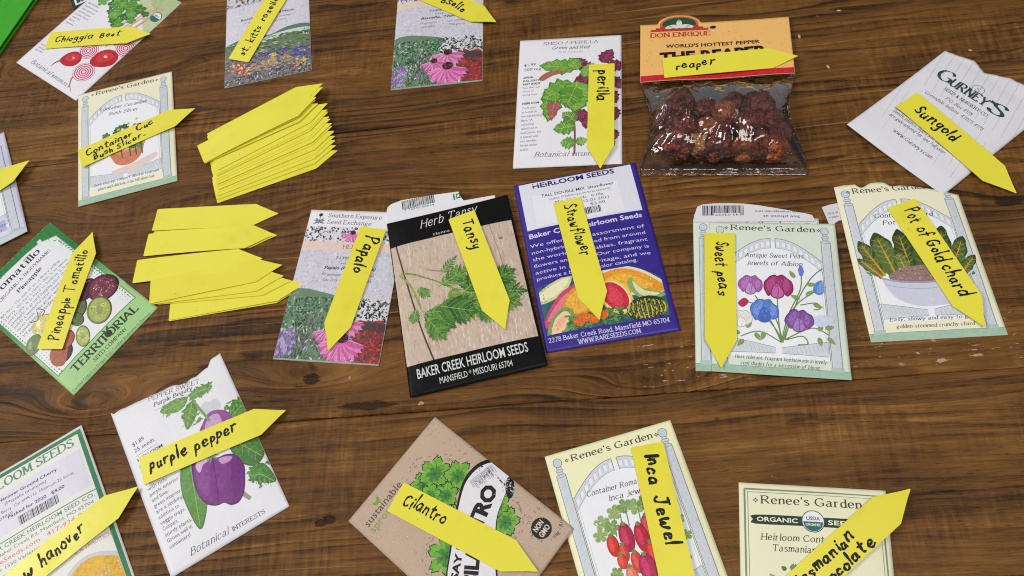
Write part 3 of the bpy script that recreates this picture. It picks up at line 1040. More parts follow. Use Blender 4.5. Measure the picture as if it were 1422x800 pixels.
# lavender packet at the left edge
p = Packet([(-.4598, .5777), (-.3778, .5957), (-.3526, .4807), (-.4346, .4627)], 'lavender garden-gate seed packet cut off at the left edge of the table view', (214, 210, 232), z0=.0002, seed=3, belly=.003, lift=(0, .001, .002, 0))
gate_packet(p, 0, (190, 205, 205), (112, 116, 150), ((16, 7), (66, 7)))
a = p.art
a.blob([(20, 55), (40, 42), (62, 52), (66, 75), (50, 92), (28, 88)], (222, 196, 200))
a.blob([(30, 60), (48, 52), (60, 66), (52, 82), (34, 80)], (200, 160, 176))
a.rect(8, 98, 70, 108, (176, 178, 216))
foot_text(p, 'Large lavish flowers on easy', 'plants for beds and borders', 103, 107, (70, 70, 120))
p.done()

# sweet peas: the opened packet behind and the one in front
SP = (216, 226, 212)
p = Packet([(.1346, .3227), (.2141, .2956), (.1772, .1869), (.0976, .2139)], 'sweet pea packet lying underneath its twin, white barcode flap torn open', SP, seed=4, belly=.0006)
gate_packet(p, 0, SAGE, LINE, ((16, 7), (66, 7)))
o, fa = p.sheet('torn_flap', cr([(.4, -.1), (1.6, -5.1), (6.7, -11.9), (35.2, -12.2), (60, -7.4), (77.9, -3.1), (80.4, -.9), (81.2, 1.6)], 3) + [(81, 2.6), (.5, 2.6)], .0013, .0003, (222, 220, 228))
fa.cur = 'barcode'
fa.barcode(6.5, -10.9, 34.5, -2.6)
fa.rect(14, -4.6, 32, -2.4, (222, 220, 228))
fa.text('43 03029', (31, -4.2), (15, -3.9), 1.7, (60, 60, 66))
fa.cur = 'printed_lettering'
fa.text('www.reneesgarden.com', (73.6, -5.6), (42.2, -6.6), 1.9, DK)
fa.text('See photo at', (72, -1.9), (47.4, -2.6), 1.9, DK)
fa.build(o, INK)
p.done()

p = Packet([(.1443, .3159), (.2216, .287), (.185, .179), (.1069, .21)], 'pale green sweet pea packet with purple, pink and blue blossoms, on top of its twin', SP, z0=.0019, seed=5, belly=.0013)
gate_packet(p, 0, SAGE, LINE, ((14, 6.6), (69, 7.6)))
a = p.art
name_text(p, 'Antique Sweet Peas', (22.7, 28.8), (60.2, 28.6), 'Jewels of Albion', (23.4, 34.8), (59, 34.8))
st = (108, 140, 76)
for P in ([(43, 91), (38, 78), (28, 58)], [(43, 91), (42, 75), (42, 58)], [(43, 91), (48, 72), (57, 52), (58, 38)], [(44, 90), (52, 66), (68, 52)], [(44, 91), (40, 82), (33, 72)], [(45, 89), (54, 62), (64, 44), (72, 36)], [(43, 91), (30, 84), (18, 88)], [(45, 89), (62, 80), (72, 84)], [(44, 91), (38, 70), (20, 62)], [(56, 64), (66, 62), (68, 66), (64, 67)], [(46, 89), (56, 86), (59, 91), (53, 92)]):
    a.line(P, .8, st, smooth=True)
for x, y, an in ((18, 86, 160), (22, 82, 60), (20, 90, 230), (66, 82, 60), (70, 80, 20), (71, 86, -40), (66, 86, -80), (60, 57, 40), (56, 60, 150), (33, 84, 250), (27, 85, 300), (54, 44, 120), (61, 49, 10), (64, 63, -20)):
    a.leaf(x, y, 6.5, 3.2, an, (122, 152, 84), (160, 186, 120))


def pea(x, y, s, c1, c2, c3):
    rj = lambda v: v + a.rnd.uniform(-.5, .5) * s
    dk = tuple(int(v * .78) for v in c1)
    out = [(-8.2, 0), (-7.6, -4), (-5.4, -6.2), (-4.2, -8), (-1, -8.4), (.6, -7.6), (3.4, -8.6), (5.6, -6.2), (8, -4.2), (8.4, .4), (7, 3.4), (4.4, 5.2), (2, 3.2), (0, 3), (-2.4, 3.4), (-5.2, 5.4), (-7.2, 3)]
    out = [(x + rj(q[0] * s), y + rj(q[1] * s)) for q in out]
    a.blob(out, dk)
    a.blob([(x + (q[0] - x) * .92, y + (q[1] - y) * .92) for q in out], c1)
    a.blob([(x - 6.4 * s, y - .5 * s), (x - 5 * s, y - 4.4 * s), (x - 1.4 * s, y - 7 * s), (x - .8 * s, y - 1 * s), (x - 3.4 * s, y + 3 * s)], c2)
    a.blob([(x + 6.2 * s, y), (x + 6.6 * s, y - 3 * s), (x + 4.4 * s, y - 5 * s), (x + 3 * s, y - 1 * s), (x + 4.2 * s, y + 2.6 * s)], c2)
    a.up()
    for i in range(-5, 6):
        a.line([(x + i * .25 * s, y + 1 * s), (x + i * 1.4 * s, y - (7.0 - abs(i) * .8) * s)], .25, dk if i % 2 else c3, lv=a.lv, w1=.1)
    a.blob([(x - 4 * s, y + 5 * s), (x - 3 * s, y + .5 * s), (x - .6 * s, y - 3.4 * s), (x + 1.6 * s, y - 1.6 * s), (x + 3.6 * s, y + 3 * s), (x + 2.4 * s, y + 6 * s), (x - 1 * s, y + 7 * s)], dk)
    a.blob([(x - 3.5 * s, y + 4.6 * s), (x - 2.6 * s, y + .5 * s), (x - .5 * s, y - 2.8 * s), (x + 1.3 * s, y - 1.2 * s), (x + 3.1 * s, y + 3 * s), (x + 2 * s, y + 5.5 * s), (x - 1 * s, y + 6.3 * s)], c3)
    a.line([(x - .2 * s, y - 2.6 * s), (x + .4 * s, y + 1 * s), (x - .2 * s, y + 6 * s)], .35, dk, smooth=True)
    a.specks(int(30 * s), (x - 6 * s, y - 6 * s, x + 6 * s, y + 3 * s), [c2, c3, c1], 1.6, (60, 120), 3)


a.blob([(62, 74), (70, 70), (75, 74), (68, 79)], (206, 214, 238))
pea(19, 76, .8, (234, 230, 224), (226, 222, 214), (244, 242, 238))
pea(25.5, 51, .95, (164, 96, 170), (182, 122, 190), (196, 146, 204))
pea(42.5, 52, 1.15, (160, 46, 108), (182, 76, 134), (198, 106, 170))
pea(33.5, 70, 1.1, (92, 132, 214), (120, 156, 228), (74, 106, 196))
pea(54.5, 76, 1.05, (128, 78, 160), (150, 104, 182), (170, 128, 200))
a.blob([(65, 54), (66, 48), (71, 45), (72, 52), (69, 56)], (92, 136, 214))
a.blob([(67, 54), (69, 48), (71.5, 46), (71, 53)], (130, 168, 230))
a.blob([(57, 42), (56.4, 37), (58.5, 34), (60, 38), (59, 42)], (104, 134, 206))
a.blob([(17, 64), (21, 60), (24, 63), (20, 67)], (176, 50, 92))
foot_text(p, 'Heat tolerant, fragrant heirloom mix in lovely', 'cool shades for a succession of bloom', 103.2, 107.3)
p.done()

# pot of gold chard
p = Packet([(.2335, .3156), (.3095, .2955), (.286, .1796), (.2073, .1997)], 'cream torn-topped seed packet picturing gold-stemmed chard in a tub', CREAM, seed=6, belly=.0016, lift=(.001, 0, 0, 0), torn=[(0, 0), (10, -1.0), (15, -1.2), (17.5, 2.6), (21, .8), (25, -1.6), (34, -1.6), (38, 2.6), (46, 2.4), (58, 5.6), (66, 8.0), (79, 12.6), (84, 12.8)])
gate_packet(p, 0, SAGE, LINE, ((11.5, 7.0), (61, 6.4)))
a = p.art
name_text(p, 'Container Chard', (21, 28.4), (58, 29.5), 'Pot of Gold', (25, 34.2), (53, 35))


def chard(x, y, ln, wd, an, g):
    c, s = math.cos(R(an)), -math.sin(R(an))
    for q, k in ((tuple(int(v * .68) for v in g), 1.0), (g, .9)):
        P = []
        N = 26
        ph = a.rnd.uniform(0, 6)
        for i in range(N):
            t = i / N * 2
            sg = 1 if t < 1 else -1
            t = t if t < 1 else 2 - t
            h = sg * wd * .5 * k * (math.sin(math.pi * min(1, .12 + .88 * t ** 1.25)) ** .6) * (1 + .11 * math.sin(t * 22 + ph * sg))
            P.append((x + ln * t * k * c + h * s, y + ln * t * k * s - h * c))
        a.blob(P, q, k=2)
    a.specks(26, (x + ln * .5 * c - wd * .4, y + ln * .5 * s - ln * .3, x + ln * .5 * c + wd * .4, y + ln * .5 * s + ln * .3), [tuple(int(v * 1.18) for v in g), tuple(int(v * .84) for v in g)], 2.6, (an - 30 + 90, an + 30 + 90), 2.5, layers=2)
    a.line([(x, y), (x + ln * .85 * c, y + ln * .85 * s)], 1.5, (216, 150, 44), w1=.4)
    a.up()
    for t in (.3, .42, .54, .66, .78):
        for sg in (1, -1):
            a.line([(x + ln * t * c, y + ln * t * s), (x + ln * (t + .1) * c + s * wd * .34 * sg, y + ln * (t + .1) * s - c * wd * .34 * sg)], .4, (190, 156, 70), lv=a.lv, w1=.12)


for args in ((18, 73, 30, 10, 112, (96, 112, 58)), (50, 78, 42, 13, 74, (70, 96, 46)), (56, 78, 36, 11, 62, (82, 108, 52)), (35, 76, 38, 13, 93, (62, 88, 42)), (42, 76, 36, 12, 84, (70, 98, 46)), (46, 77, 38, 12, 80, (88, 114, 56)),
             (25, 75, 36, 15, 101, (88, 114, 54)), (16, 74, 20, 6, 128, (98, 116, 60)), (62, 77, 22, 7, 48, (82, 108, 54)), (32, 78, 24, 9, 97, (98, 122, 62))):
    chard(*args)
a.blob([(20, 74), (30, 68), (45, 67), (60, 70), (66, 77), (50, 80), (30, 80)], (150, 120, 116))
a.specks(160, (22, 68, 62, 79), [(176, 140, 128), (120, 84, 70), (202, 176, 150), (150, 110, 130)], 1.2, asp=1.4)
a.blob([(15.5, 75), (24, 78.5), (44, 80), (64, 78), (69, 76), (66, 86), (60, 93), (45, 96.5), (30, 95), (20, 88)], (204, 206, 224))
a.line([(15, 74.6), (26, 78), (44, 79.6), (64, 77.6), (69.5, 75.5)], 1.2, (160, 160, 196), smooth=True)
a.line([(16.5, 79.5), (26, 82.4), (44, 84), (66, 81)], .35, (160, 162, 196), smooth=True)
foot_text(p, 'Easy, showy and easy to grow', 'golden-stemmed crunchy chard', 105.5, 110.4)
o, fa = p.sheet('torn_flap', [(-10.8, 15.2), (-5, 13.4), (1.6, 12.6), (1.6, 26.4), (-2, 27.0), (-8.3, 31.4), (-9.4, 24)], .0004, .0003, (216, 214, 222))
fa.cur = 'printed_lettering'
fa.text('m in lo', (-1, 19.4), (-8, 20), 1.9, DK)
fa.text('osted o', (-1, 22.8), (-7.6, 23.4), 1.9, DK)
fa.build(o, INK)
p.done()

# inca jewel
p = Packet([(-.0097, .1872), (.0717, .1874), (.072, .0744), (-.0095, .0742)], 'pale yellow garden-gate seed packet picturing a cluster of red plum tomatoes', (240, 238, 196), seed=7, belly=.0016)
gate_packet(p, 0, SAGE, LINE, ((15.5, 8.2), (67, 8.4)))
a = p.art
name_text(p, 'Container Roma', (18, 32.4), (49, 33), 'Inca Jewels', (30, 38.8), (55.5, 39))
for x, y, r in ((22, 50, 5), (27, 54, 5), (31, 46, 5), (38, 44, 5), (44, 46, 5.5), (50, 45, 5), (56, 48, 5), (19, 57, 4.5), (61, 54, 4.5), (66, 60, 3.4), (67, 70, 3.6), (22, 80, 4), (62, 82, 4)):
    a.frilly(x, y, r, a.rnd.choice([(128, 156, 88), (146, 172, 104), (110, 140, 76)]), (176, 196, 140), a.rnd.uniform(0, 90), 5)
for P in ([(38, 44), (37, 56)], [(30, 48), (28, 60)], [(45, 47), (44, 58)], [(34, 48), (31, 66)], [(56, 50), (58, 62)]):
    a.line(P, .7, (120, 146, 84))
for x, y, rx, ry, c in ((57, 64, 3.6, 7, (196, 60, 52)), (24.5, 64.5, 3.6, 6.6, (204, 52, 40)), (63, 68, 3.4, 6, (200, 56, 44)), (33.5, 62, 4.4, 8.8, (178, 36, 74)), (48, 60.5, 4.6, 9, (196, 62, 84)), (42, 64.5, 4.2, 9, (184, 34, 62)), (29.5, 70, 2.8, 5.5, (204, 64, 58)), (53, 72, 4, 8, (196, 46, 52)), (27, 74.5, 3, 4.6, (214, 66, 50)), (45.5, 76, 4, 8.5, (206, 54, 44)), (35, 77, 3.4, 6.6, (204, 66, 56)), (40, 82, 5, 9, (178, 34, 84)), (50, 84, 4, 8, (196, 48, 56)), (30, 84, 3.4, 6.4, (214, 120, 90)), (57, 82, 4, 7, (202, 60, 50))):
    a.ell(x, y, rx, ry, tuple(int(v * .82) for v in c))
    a.ell(x - .3, y, rx * .84, ry * .93, c)
    a.ell(x - rx * .25, y - ry * .1, rx * .4, ry * .62, tuple(min(255, int(v * 1.05 + 22)) for v in c))
    a.frilly(x, y - ry * .95, 1.5, (120, 146, 76), (90, 120, 60), 30, 5)
foot_text(p, 'Prolific, compact, meaty paste tomatoes', 'perfect for containers', 103, 107.4)
p.done()

# organic, bottom right
p = Packet([(.0972, .1386), (.175, .1104), (.1365, .0042), (.0587, .0323)], 'plain cream organic seed packet with grey frame line and dark green banner', (234, 232, 200), seed=8, belly=.0014)
a = p.art
for d, wd in ((3.2, 1.1), (5.0, .4)):
    a.line([(d, d + .4), (p.w - d, d + .4), (p.w - d, p.h - d), (d, p.h - d)], wd, (128, 140, 118), closed=True)
a.text("Renee's Garden", (12.5, 12.0), (68, 11.8), 4.6, (72, 74, 64), 'roman', contrast=.6, pen=.16)
for x in (9.4, 71.2):
    for dx, dy in ((.9, 0), (-.9, 0), (0, .9), (0, -.9)):
        a.ell(x + dx, 10.2 + dy, .55, .55, (96, 96, 84), n=8)
a.poly(cr([(7.6, 21.5), (8.8, 18.9), (40, 18.6), (71, 18.4), (72.6, 21), (71.2, 23.6), (40, 24), (9, 24.2)], 3, True), (34, 58, 46))
a.text('ORGANIC', (9.6, 22.6), (32.6, 22.6), 2.6, (236, 236, 214), bold=.02)
a.text('SEEDS', (49, 22.4), (67, 22.3), 2.6, (236, 236, 214), bold=.02)
a.ell(41, 21, 6.4, 6.4, (60, 80, 92), n=32)
a.ell(41, 21, 5.9, 5.9, (232, 234, 236), n=32)
a.poly([(41 + 5.5 * math.cos(t), 21.2 + 5.5 * math.sin(t)) for t in [i * math.pi / 16 for i in range(17)]], (36, 108, 96))
a.text('USDA', (37.2, 20.3), (44.8, 20.3), 2.1, (40, 60, 76), bold=.02)
a.text('ORGANIC', (36.7, 23.6), (45.3, 23.6), 1.5, (232, 238, 232), bold=.02)
name_text(p, 'Heirloom Container', (11.8, 33.2), (58.6, 32.6), 'Tasmanian Chocolate', (18, 39.2), (66, 38.8), 3.6, .12)
for i in range(70):
    x = a.rnd.gauss(36, 11)
    y = 62 + a.rnd.uniform(-20, 20) * max(.2, 1 - abs(x - 36) / 34)
    a.leaf(x, y, a.rnd.uniform(3, 5.5), a.rnd.uniform(1.8, 3), a.rnd.uniform(20, 160), a.rnd.choice([(104, 124, 74), (124, 142, 92), (88, 110, 64), (150, 164, 116)]))
for x, y in ((30, 74), (40, 78), (46, 70), (34, 84)):
    a.ell(x, y, 4, 3.6, (140, 72, 52))
p.done()

WHITE = (232, 231, 238)


def botanical(a, q0, q1, split=.50):
    """the script-and-capitals signature line along the bottom"""
    mx = (q0[0] + (q1[0] - q0[0]) * split, q0[1] + (q1[1] - q0[1]) * split)
    a.text('Botanical', q0, mx, 4.4, (70, 70, 78), 'roman', contrast=.55, pen=.11, slant=.38, serif=False)
    a.text('INTERESTS', (mx[0] + 3.4, mx[1]), q1, 2.5, (70, 70, 78), 'roman', contrast=.5, pen=.15)


# chioggia beet
p = Packet([(-.2715, .7618), (-.2155, .6931), (-.3147, .6091), (-.3707, .6777)], 'white seed packet picturing red beets and a pink ringed beet slice', WHITE, seed=11, belly=.0016)
a = p.art
a.blob([(30, -4), (90, -4), (92, 30), (90, 48), (72, 34), (56, 22), (40, 16)], (196, 206, 166))
a.blob([(48, -4), (90, -4), (92, 18), (80, 22), (62, 14)], (178, 194, 146))
for x, y in ((58, 55), (62, 54), (66, 50), (70, 52), (56, 56), (72, 48), (64, 57)):
    a.line([(x + 3, y + 18), (x + 2, y), (x + 8, y - 34)], 1.5, a.rnd.choice([(222, 226, 176), (206, 186, 130), (196, 208, 150), (214, 140, 150)]), smooth=True, w1=1.0)
for i in range(46):
    x = a.rnd.gauss(46, 12)
    y = a.rnd.gauss(34, 8)
    a.frilly(x, y, a.rnd.uniform(4, 7), a.rnd.choice([(62, 122, 44), (84, 148, 58), (50, 104, 40), (110, 168, 74)]), (150, 190, 110), a.rnd.uniform(0, 90), 5)


def slice_(x, y, r, n=5):
    a.ell(x, y, r, r * .9, (198, 70, 120), n=26)
    for i in range(n):
        q = 1 - (i + .4) / n
        a.ring(x, y, r * q, r * q * .88, r * .085, (244, 226, 236))
    a.ell(x, y, r * .12, r * .1, (236, 200, 216))


slice_(84, 66, 10)
slice_(56, 86, 10)
a.line([(74, 96), (66, 112), (70, 121), (77, 126)], 2.2, (190, 60, 84), smooth=True, w1=.3)
a.blob([(38.5, 107), (40, 98), (46, 92.5), (54, 93), (58.5, 98), (57, 105), (50, 109), (43, 109)], (184, 30, 44))
a.blob([(42, 103), (44, 97), (50, 94.5), (55, 97), (52, 102), (46, 105)], (206, 54, 62))
a.ell(49.5, 99, 1.6, 1.1, (240, 170, 168))
a.line([(40, 107), (37, 112), (36.6, 116.5)], 2, (170, 60, 70), smooth=True, w1=.4)
slice_(71, 105, 11)
a.blob([(65.5, 91), (66, 82), (72, 75), (80, 73.5), (86, 77), (87, 85), (82, 92), (74, 96), (68, 95)], (186, 28, 40))
a.blob([(69, 88), (70, 81), (76, 77), (82, 79), (80, 86), (74, 91)], (208, 52, 58))
a.ell(75.5, 82.5, 2, 1.3, (246, 190, 184))
a.text('BEET', (8, 20), (28, 20), 4.5, DK, 'roman', contrast=.6, pen=.15)
a.text('Chioggia', (8, 26), (30, 26), 3.0, DK, 'roman', contrast=.5, pen=.13, slant=.2)
a.text('$1.99  5 grams', (5, 38), (24, 38), 2.2, GREY)
a.para(['HEIRLOOM ORGANIC', 'Beautiful and sweet', 'candy striped roots', 'with tender greens', 'for salads. Harvest', 'at any size.', 'Good for', 'baby greens'], 5, 46, 25, 3.9, 1.8, GREY)
a.para(['Also known as', 'candy cane', 'since 1840'], 5, 104, 19, 3.4, 1.8, GREY)
botanical(a, (14, 123.4), (71, 124.2))
a.ell(80.8, 25.2, 5.6, 5.6, (50, 84, 92), n=28)
a.ell(80.8, 25.2, 4.9, 4.9, (230, 234, 236), n=28)
a.poly([(80.8 + 4.7 * math.cos(t), 25.4 + 4.7 * math.sin(t)) for t in [i * math.pi / 16 for i in range(17)]], (36, 112, 100))
a.text('USDA', (77.8, 24.6), (83.8, 24.6), 1.7, (40, 60, 76), bold=.02)
p.done()

# the dark packet that shows one corner behind the beet packet
p = Packet([(-.3385, .8205), (-.2700, .8400), (-.2500, .7400), (-.3175, .7270)], 'dark green seed packet showing one corner beyond the beet packet', (26, 50, 44), seed=12, belly=.0006)
a = p.art
a.rect(3, 3, p.w - 3, p.h - 3, (222, 226, 226))
a.rect(5, 5, p.w - 5, p.h - 5, (32, 66, 56))
a.text('SEED COMPANY', (8, 96), (60, 96), 4, (230, 230, 226), 'roman', contrast=.5)
p.done()


# ---- packets with drawn garden flowers -------------------------------------------
def coneflower(a, x, y, r, petals, c1, c2, disc=(62, 26, 44), spread=(200, 340), clip=None):
    for i in range(petals):
        an = spread[0] + (spread[1] - spread[0]) * i / (petals - 1)
        a.leaf(x, y + r * .1, r, r * .26, an, c1 if i % 2 else c2, None, 0, None, 1.35)
        a.line([(x + r * .3 * math.cos(R(an)), y - r * .3 * math.sin(R(an))), (x + r * .9 * math.cos(R(an)), y - r * .9 * math.sin(R(an)))], .3, (238, 196, 222))
    a.ell(x, y, r * .24, r * .21, disc)
    a.specks(14, (x - r * .18, y - r * .16, x + r * .18, y + r * .12), [(110, 60, 60), (40, 16, 30), (140, 80, 60)], r * .08, asp=1.2)


def flower_panel(p, y0):
    a, w, h = p.art, p.w, p.h
    a.rect(0, y0, w, h, (208, 210, 210))
    q = h - y0
    a.blob([(-4, y0 - 3), (w * .46, y0 - 2), (w * .60, y0 + q * .1), (w * .50, y0 + q * .24), (w * .55, y0 + q * .5), (w * .5, y0 + q * .8), (w * .6, h + 3), (-4, h + 3)], (106, 132, 108))
    old = a.clip
    a.clip = (.15, y0, w - .15, h - .15)
    a.specks(420, (0, y0, w * .56, y0 + (h - y0) * .5), [(48, 92, 58), (74, 122, 80), (36, 74, 46), (108, 150, 108), (166, 192, 162), (58, 108, 60), (34, 66, 44)], 2.6, asp=2.2)
    a.specks(380, (0, y0 + (h - y0) * .42, w * .52, h), [(58, 84, 58), (88, 104, 86), (206, 214, 204), (70, 66, 84), (96, 128, 84), (44, 68, 50), (52, 90, 56)], 3.8, (40, 150), 5)
    a.specks(90, (0, y0 + (h - y0) * .55, w * .16, h - 3), [(146, 120, 184), (176, 156, 206), (120, 92, 160)], 3.4, (60, 120), 2)
    a.specks(50, (w * .22, y0 + (h - y0) * .3, w * .4, y0 + (h - y0) * .8), [(112, 86, 110), (92, 70, 92), (150, 126, 150)], 3, (50, 130), 2.5)
    a.specks(300, (w * .53, y0, w, y0 + (h - y0) * .36), [(44, 44, 54), (70, 70, 82), (28, 28, 36), (220, 220, 226), (110, 110, 120)], 2.1, asp=1.5)
    a.blob([(w * .70, y0 + (h - y0) * .40), (w * .85, y0 + (h - y0) * .35), (w * .999, y0 + (h - y0) * .37), (w, h), (w * .78, h)], (150, 52, 58))
    a.blob([(w * .70, y0 + (h - y0) * .40), (w * .85, y0 + (h - y0) * .36), (w * .999, y0 + (h - y0) * .38), (w * .999, y0 + (h - y0) * .50), (w * .73, y0 + (h - y0) * .50)], (76, 62, 60))
    a.specks(200, (w * .76, y0 + (h - y0) * .5, w, h), [(84, 62, 58), (186, 56, 58), (110, 58, 56), (66, 54, 52), (206, 74, 70)], 2.4, asp=2)
    a.specks(60, (w * .66, y0 + (h - y0) * .58, w * .77, h), [(46, 96, 88), (60, 120, 104), (34, 70, 66)], 2.2, (20, 160), 2.4)
    k = (h - y0) / 50
    coneflower(a, w * .62, y0 + (h - y0) * .34, 15 * k, 12, (196, 96, 158), (216, 138, 184), spread=(188, 352))
    coneflower(a, w * .47, y0 + (h - y0) * .50, 12 * k, 10, (190, 92, 152), (210, 122, 176), spread=(195, 345))
    coneflower(a, w * .62, y0 + (h - y0) * .63, 18.5 * k, 14, (198, 92, 158), (220, 128, 186), spread=(196, 344))
    a.line([(0, h - .5), (w, h - .5)], .9, (150, 170, 150))
    a.clip = old


def mottled(a, x0, y0, x1, y1, base=(204, 202, 216)):
    a.rect(x0, y0, x1, y1, base)
    q = lambda d: tuple(max(0, min(255, v + d)) for v in base)
    a.specks(900, (x0, y0, x1, y1), [q(-14), q(-24), q(10), q(18), q(-8)], 1.5, asp=1.3)


def exposure_packet(p, lines):
    a, w, h = p.art, p.w, p.h
    a.text('Southern Exposure', (15, 6.6), (57, 7.4), 3.6, (84, 84, 92), 'roman', contrast=.6, pen=.13)
    a.text('Seed Exchange', (15.6, 12.6), (50, 13.4), 3.6, (84, 84, 92), 'roman', contrast=.6, pen=.13)
    a.ell(9, 4.6, 1.6, 1.5, (46, 46, 60))
    a.line([(9, 6), (9, 13)], .5, (90, 92, 104))
    for an in (20, 45, 135, 160, 200, 340):
        a.leaf(9, 11, 5, 1.6, an, (130, 134, 150))
    a.rect(0, 15.5, w, 28.8, (214, 212, 220))
    a.specks(260, (0, 15.5, w, 28.8), [(92, 74, 104), (60, 56, 70), (128, 104, 140), (236, 236, 240), (110, 120, 110), (44, 44, 54)], 2.6, (10, 170), 2)
    coneflower(a, w * .5, 20, 9, 9, (196, 92, 156), (216, 128, 186), spread=(190, 350))
    a.rect(0, 28.4, w, 35.8, (226, 202, 190))
    a.text(lines[0], (w * .43, 34), (w * .60, 34), 3.4, (110, 92, 88), 'roman', contrast=.6, pen=.13)
    mottled(a, 0, 35.8, w, 74.6)
    a.text(lines[1], (29, 43), (56, 43), 2.2, (66, 66, 78), bold=.015)
    a.text(lines[2], (34, 47.2), (42, 47.2), 1.7, (104, 104, 116))
    a.text(lines[3], (22, 51.4), (61, 51.4), 2.5, (50, 50, 62), bold=.025, slant=.15)
    a.text(lines[4], (21, 56.8), (36, 56.8), 2.0, (88, 88, 100))
    a.text(lines[5], (45, 56.8), (61, 56.8), 2.0, (88, 88, 100))
    a.text(lines[6], (23, 61.4), (34, 61.4), 2.0, (88, 88, 100))
    a.text(lines[7], (46, 61.4), (60, 61.4), 2.0, (88, 88, 100))
    flower_panel(p, 74.6)


p = Packet([(-.1289, .4244), (-.0589, .397), (-.101, .2809), (-.172, .3087)], 'seed packet with pink coneflower picture and white header, beside the black packet', WHITE, seed=13, belly=.0012)
exposure_packet(p, ['HERB', '71305 Organic', 'HERB', 'Papalo (Papaloquelite)', '90% germination', '0.5 gram net', 'Dec 2019', 'Lot 5821'])
p.done()
p = Packet([(-.0202, .6395), (.0526, .6218), (.0233, .5013), (-.0496, .5191)], 'seed packet with pink coneflower picture at the top edge, its header out of view', WHITE, seed=14, belly=.0014)
exposure_packet(p, ['HIBISCUS', '71005 Organic', 'HERB', 'Roselle, Thai Red', '71% germination', 'Lot number', 'Feb 2020', '7.00 grams'])
p.done()

p = Packet([(-.172, .6969), (-.0969, .6891), (-.1099, .5657), (-.1849, .5736)], 'seed packet with a painted landscape of flower fields and hills', (206, 204, 216), seed=15, belly=.0014)
a, w, h = p.art, p.w, p.h
a.specks(420, (0, 0, w, 33), [(196, 70, 92), (90, 120, 100), (72, 84, 130), (214, 190, 110), (60, 90, 70), (150, 90, 140), (220, 214, 206)], 3, asp=1.7)
mottled(a, 0, 32, w, h, (212, 210, 222))
a.text('Roselle, St. Kitts and Nevis', (14, 51), (62, 50.6), 2.6, (66, 66, 80), bold=.02)
a.text('71% germination   Lot number', (17, 56), (60, 55.6), 2.0, (104, 104, 116))
a.text('Feb 2020   7 grams', (20, 60.4), (56, 60), 2.0, (120, 120, 130))
a.blob([(-1, 78), (12, 74), (26, 73), (40, 75), (56, 69), (w + 1, 69), (w + 1, 82), (40, 86), (-1, 88)], (96, 122, 116))
a.blob([(30, 80), (50, 74), (w + 1, 73), (w + 1, 80), (40, 84)], (206, 216, 200))
a.blob([(-1, 82), (14, 80), (30, 84), (50, 79), (w + 1, 78), (w + 1, 92), (-1, 98)], (104, 132, 98))
a.rect(0, 92, w, h, (128, 124, 118))
a.blob([(20, 106), (40, 103), (58, 104), (62, 108), (36, 113), (10, 115)], (182, 152, 120))
a.blob([(36, 95), (52, 92), (58, 97), (44, 101), (34, 100)], (92, 84, 160))
a.blob([(60, 98), (72, 94), (w, 100), (w, 106), (62, 106)], (84, 92, 160))
a.specks(320, (0, 76, w, 95), [(74, 108, 84), (100, 130, 92), (58, 88, 80), (180, 180, 140), (140, 120, 90), (84, 104, 70)], 4, (-12, 12), 3)
a.specks(500, (0, 93, w, h), [(96, 84, 160), (74, 74, 140), (122, 104, 178), (70, 100, 70), (54, 80, 60), (182, 150, 110), (206, 188, 140), (100, 120, 100), (60, 60, 110)], 2.5, (-20, 20), 1.8)
a.specks(500, (0, 94, w, h), [(84, 80, 140), (90, 108, 110), (120, 110, 150), (64, 84, 104), (140, 128, 120), (70, 74, 150)], 1.6, (-20, 20), 1.6)
for x, y, c in ((14, 108, (196, 58, 50)), (18, 112, (206, 70, 60)), (62, 116, (196, 60, 90)), (67, 113, (220, 180, 70)), (42, 102, (222, 206, 90)), (12, 104, (210, 80, 80))):
    a.specks(26, (x - 4, y - 4, x + 4, y + 4), [c, tuple(int(v * .8) for v in c), (232, 200, 150)], 2.4, asp=1.3)
a.specks(160, (0, 114, w, h), [(80, 84, 90), (120, 124, 128), (200, 200, 200), (70, 92, 76), (60, 60, 76)], 2.4, asp=1.8)
p.done()

# perilla
p = Packet([(.0624, .5317), (.1405, .5071), (.1029, .3852), (.0254, .4088)], 'white seed packet picturing frilly green and purple shiso leaves', WHITE, seed=16, belly=.0013)
a = p.art
a.text('SHISO / PERILLA', (19.4, 7.2), (63, 8.0), 3.4, (96, 98, 108), 'roman', contrast=.6, pen=.13)
a.text('Green and Red', (26.4, 12.9), (55.6, 13.5), 3.0, (62, 62, 72), 'roman', contrast=.5, pen=.15, slant=.22)
a.text('Perilla frutescens', (31, 17.2), (51, 17.6), 1.7, (150, 150, 158), 'roman', pen=.1, slant=.2)
a.text('$1.99', (4.4, 29.4), (14, 29.2), 2.6, DK)
a.text('500 mg', (4.6, 34.2), (18.4, 34), 2.6, DK)
a.para(['ANNUAL', 'FULL SUN TO', 'PART SHADE'], 4.4, 42, 19.5, 3.4, 1.8, (60, 60, 68), bold=.03)
a.para(['Sow after last', 'chance of', 'spring frost'], 4.4, 52.4, 18, 3.6, 1.9, GREY)
a.text('HEIRLOOM', (4.5, 68.4), (18, 68.2), 1.9, (60, 60, 68), bold=.03)
a.para(["You'll soon", 'be hooked on', 'the intoxicating', 'flavor! A', 'refreshing', 'substitute in', 'basil pesto, try', 'it tossed with', 'rice noodles.', 'Recipe inside', 'packet.'], 4.5, 73, 20.5, 3.95, 2.1, (110, 112, 120))
botanical(a, (15.6, 119), (66, 119.6))
for P in ([(46, 118), (46, 96), (44, 72), (46, 50)], [(66, 112), (70, 80), (66, 40)]):
    a.line(P, 1.6, (140, 84, 92), smooth=True)


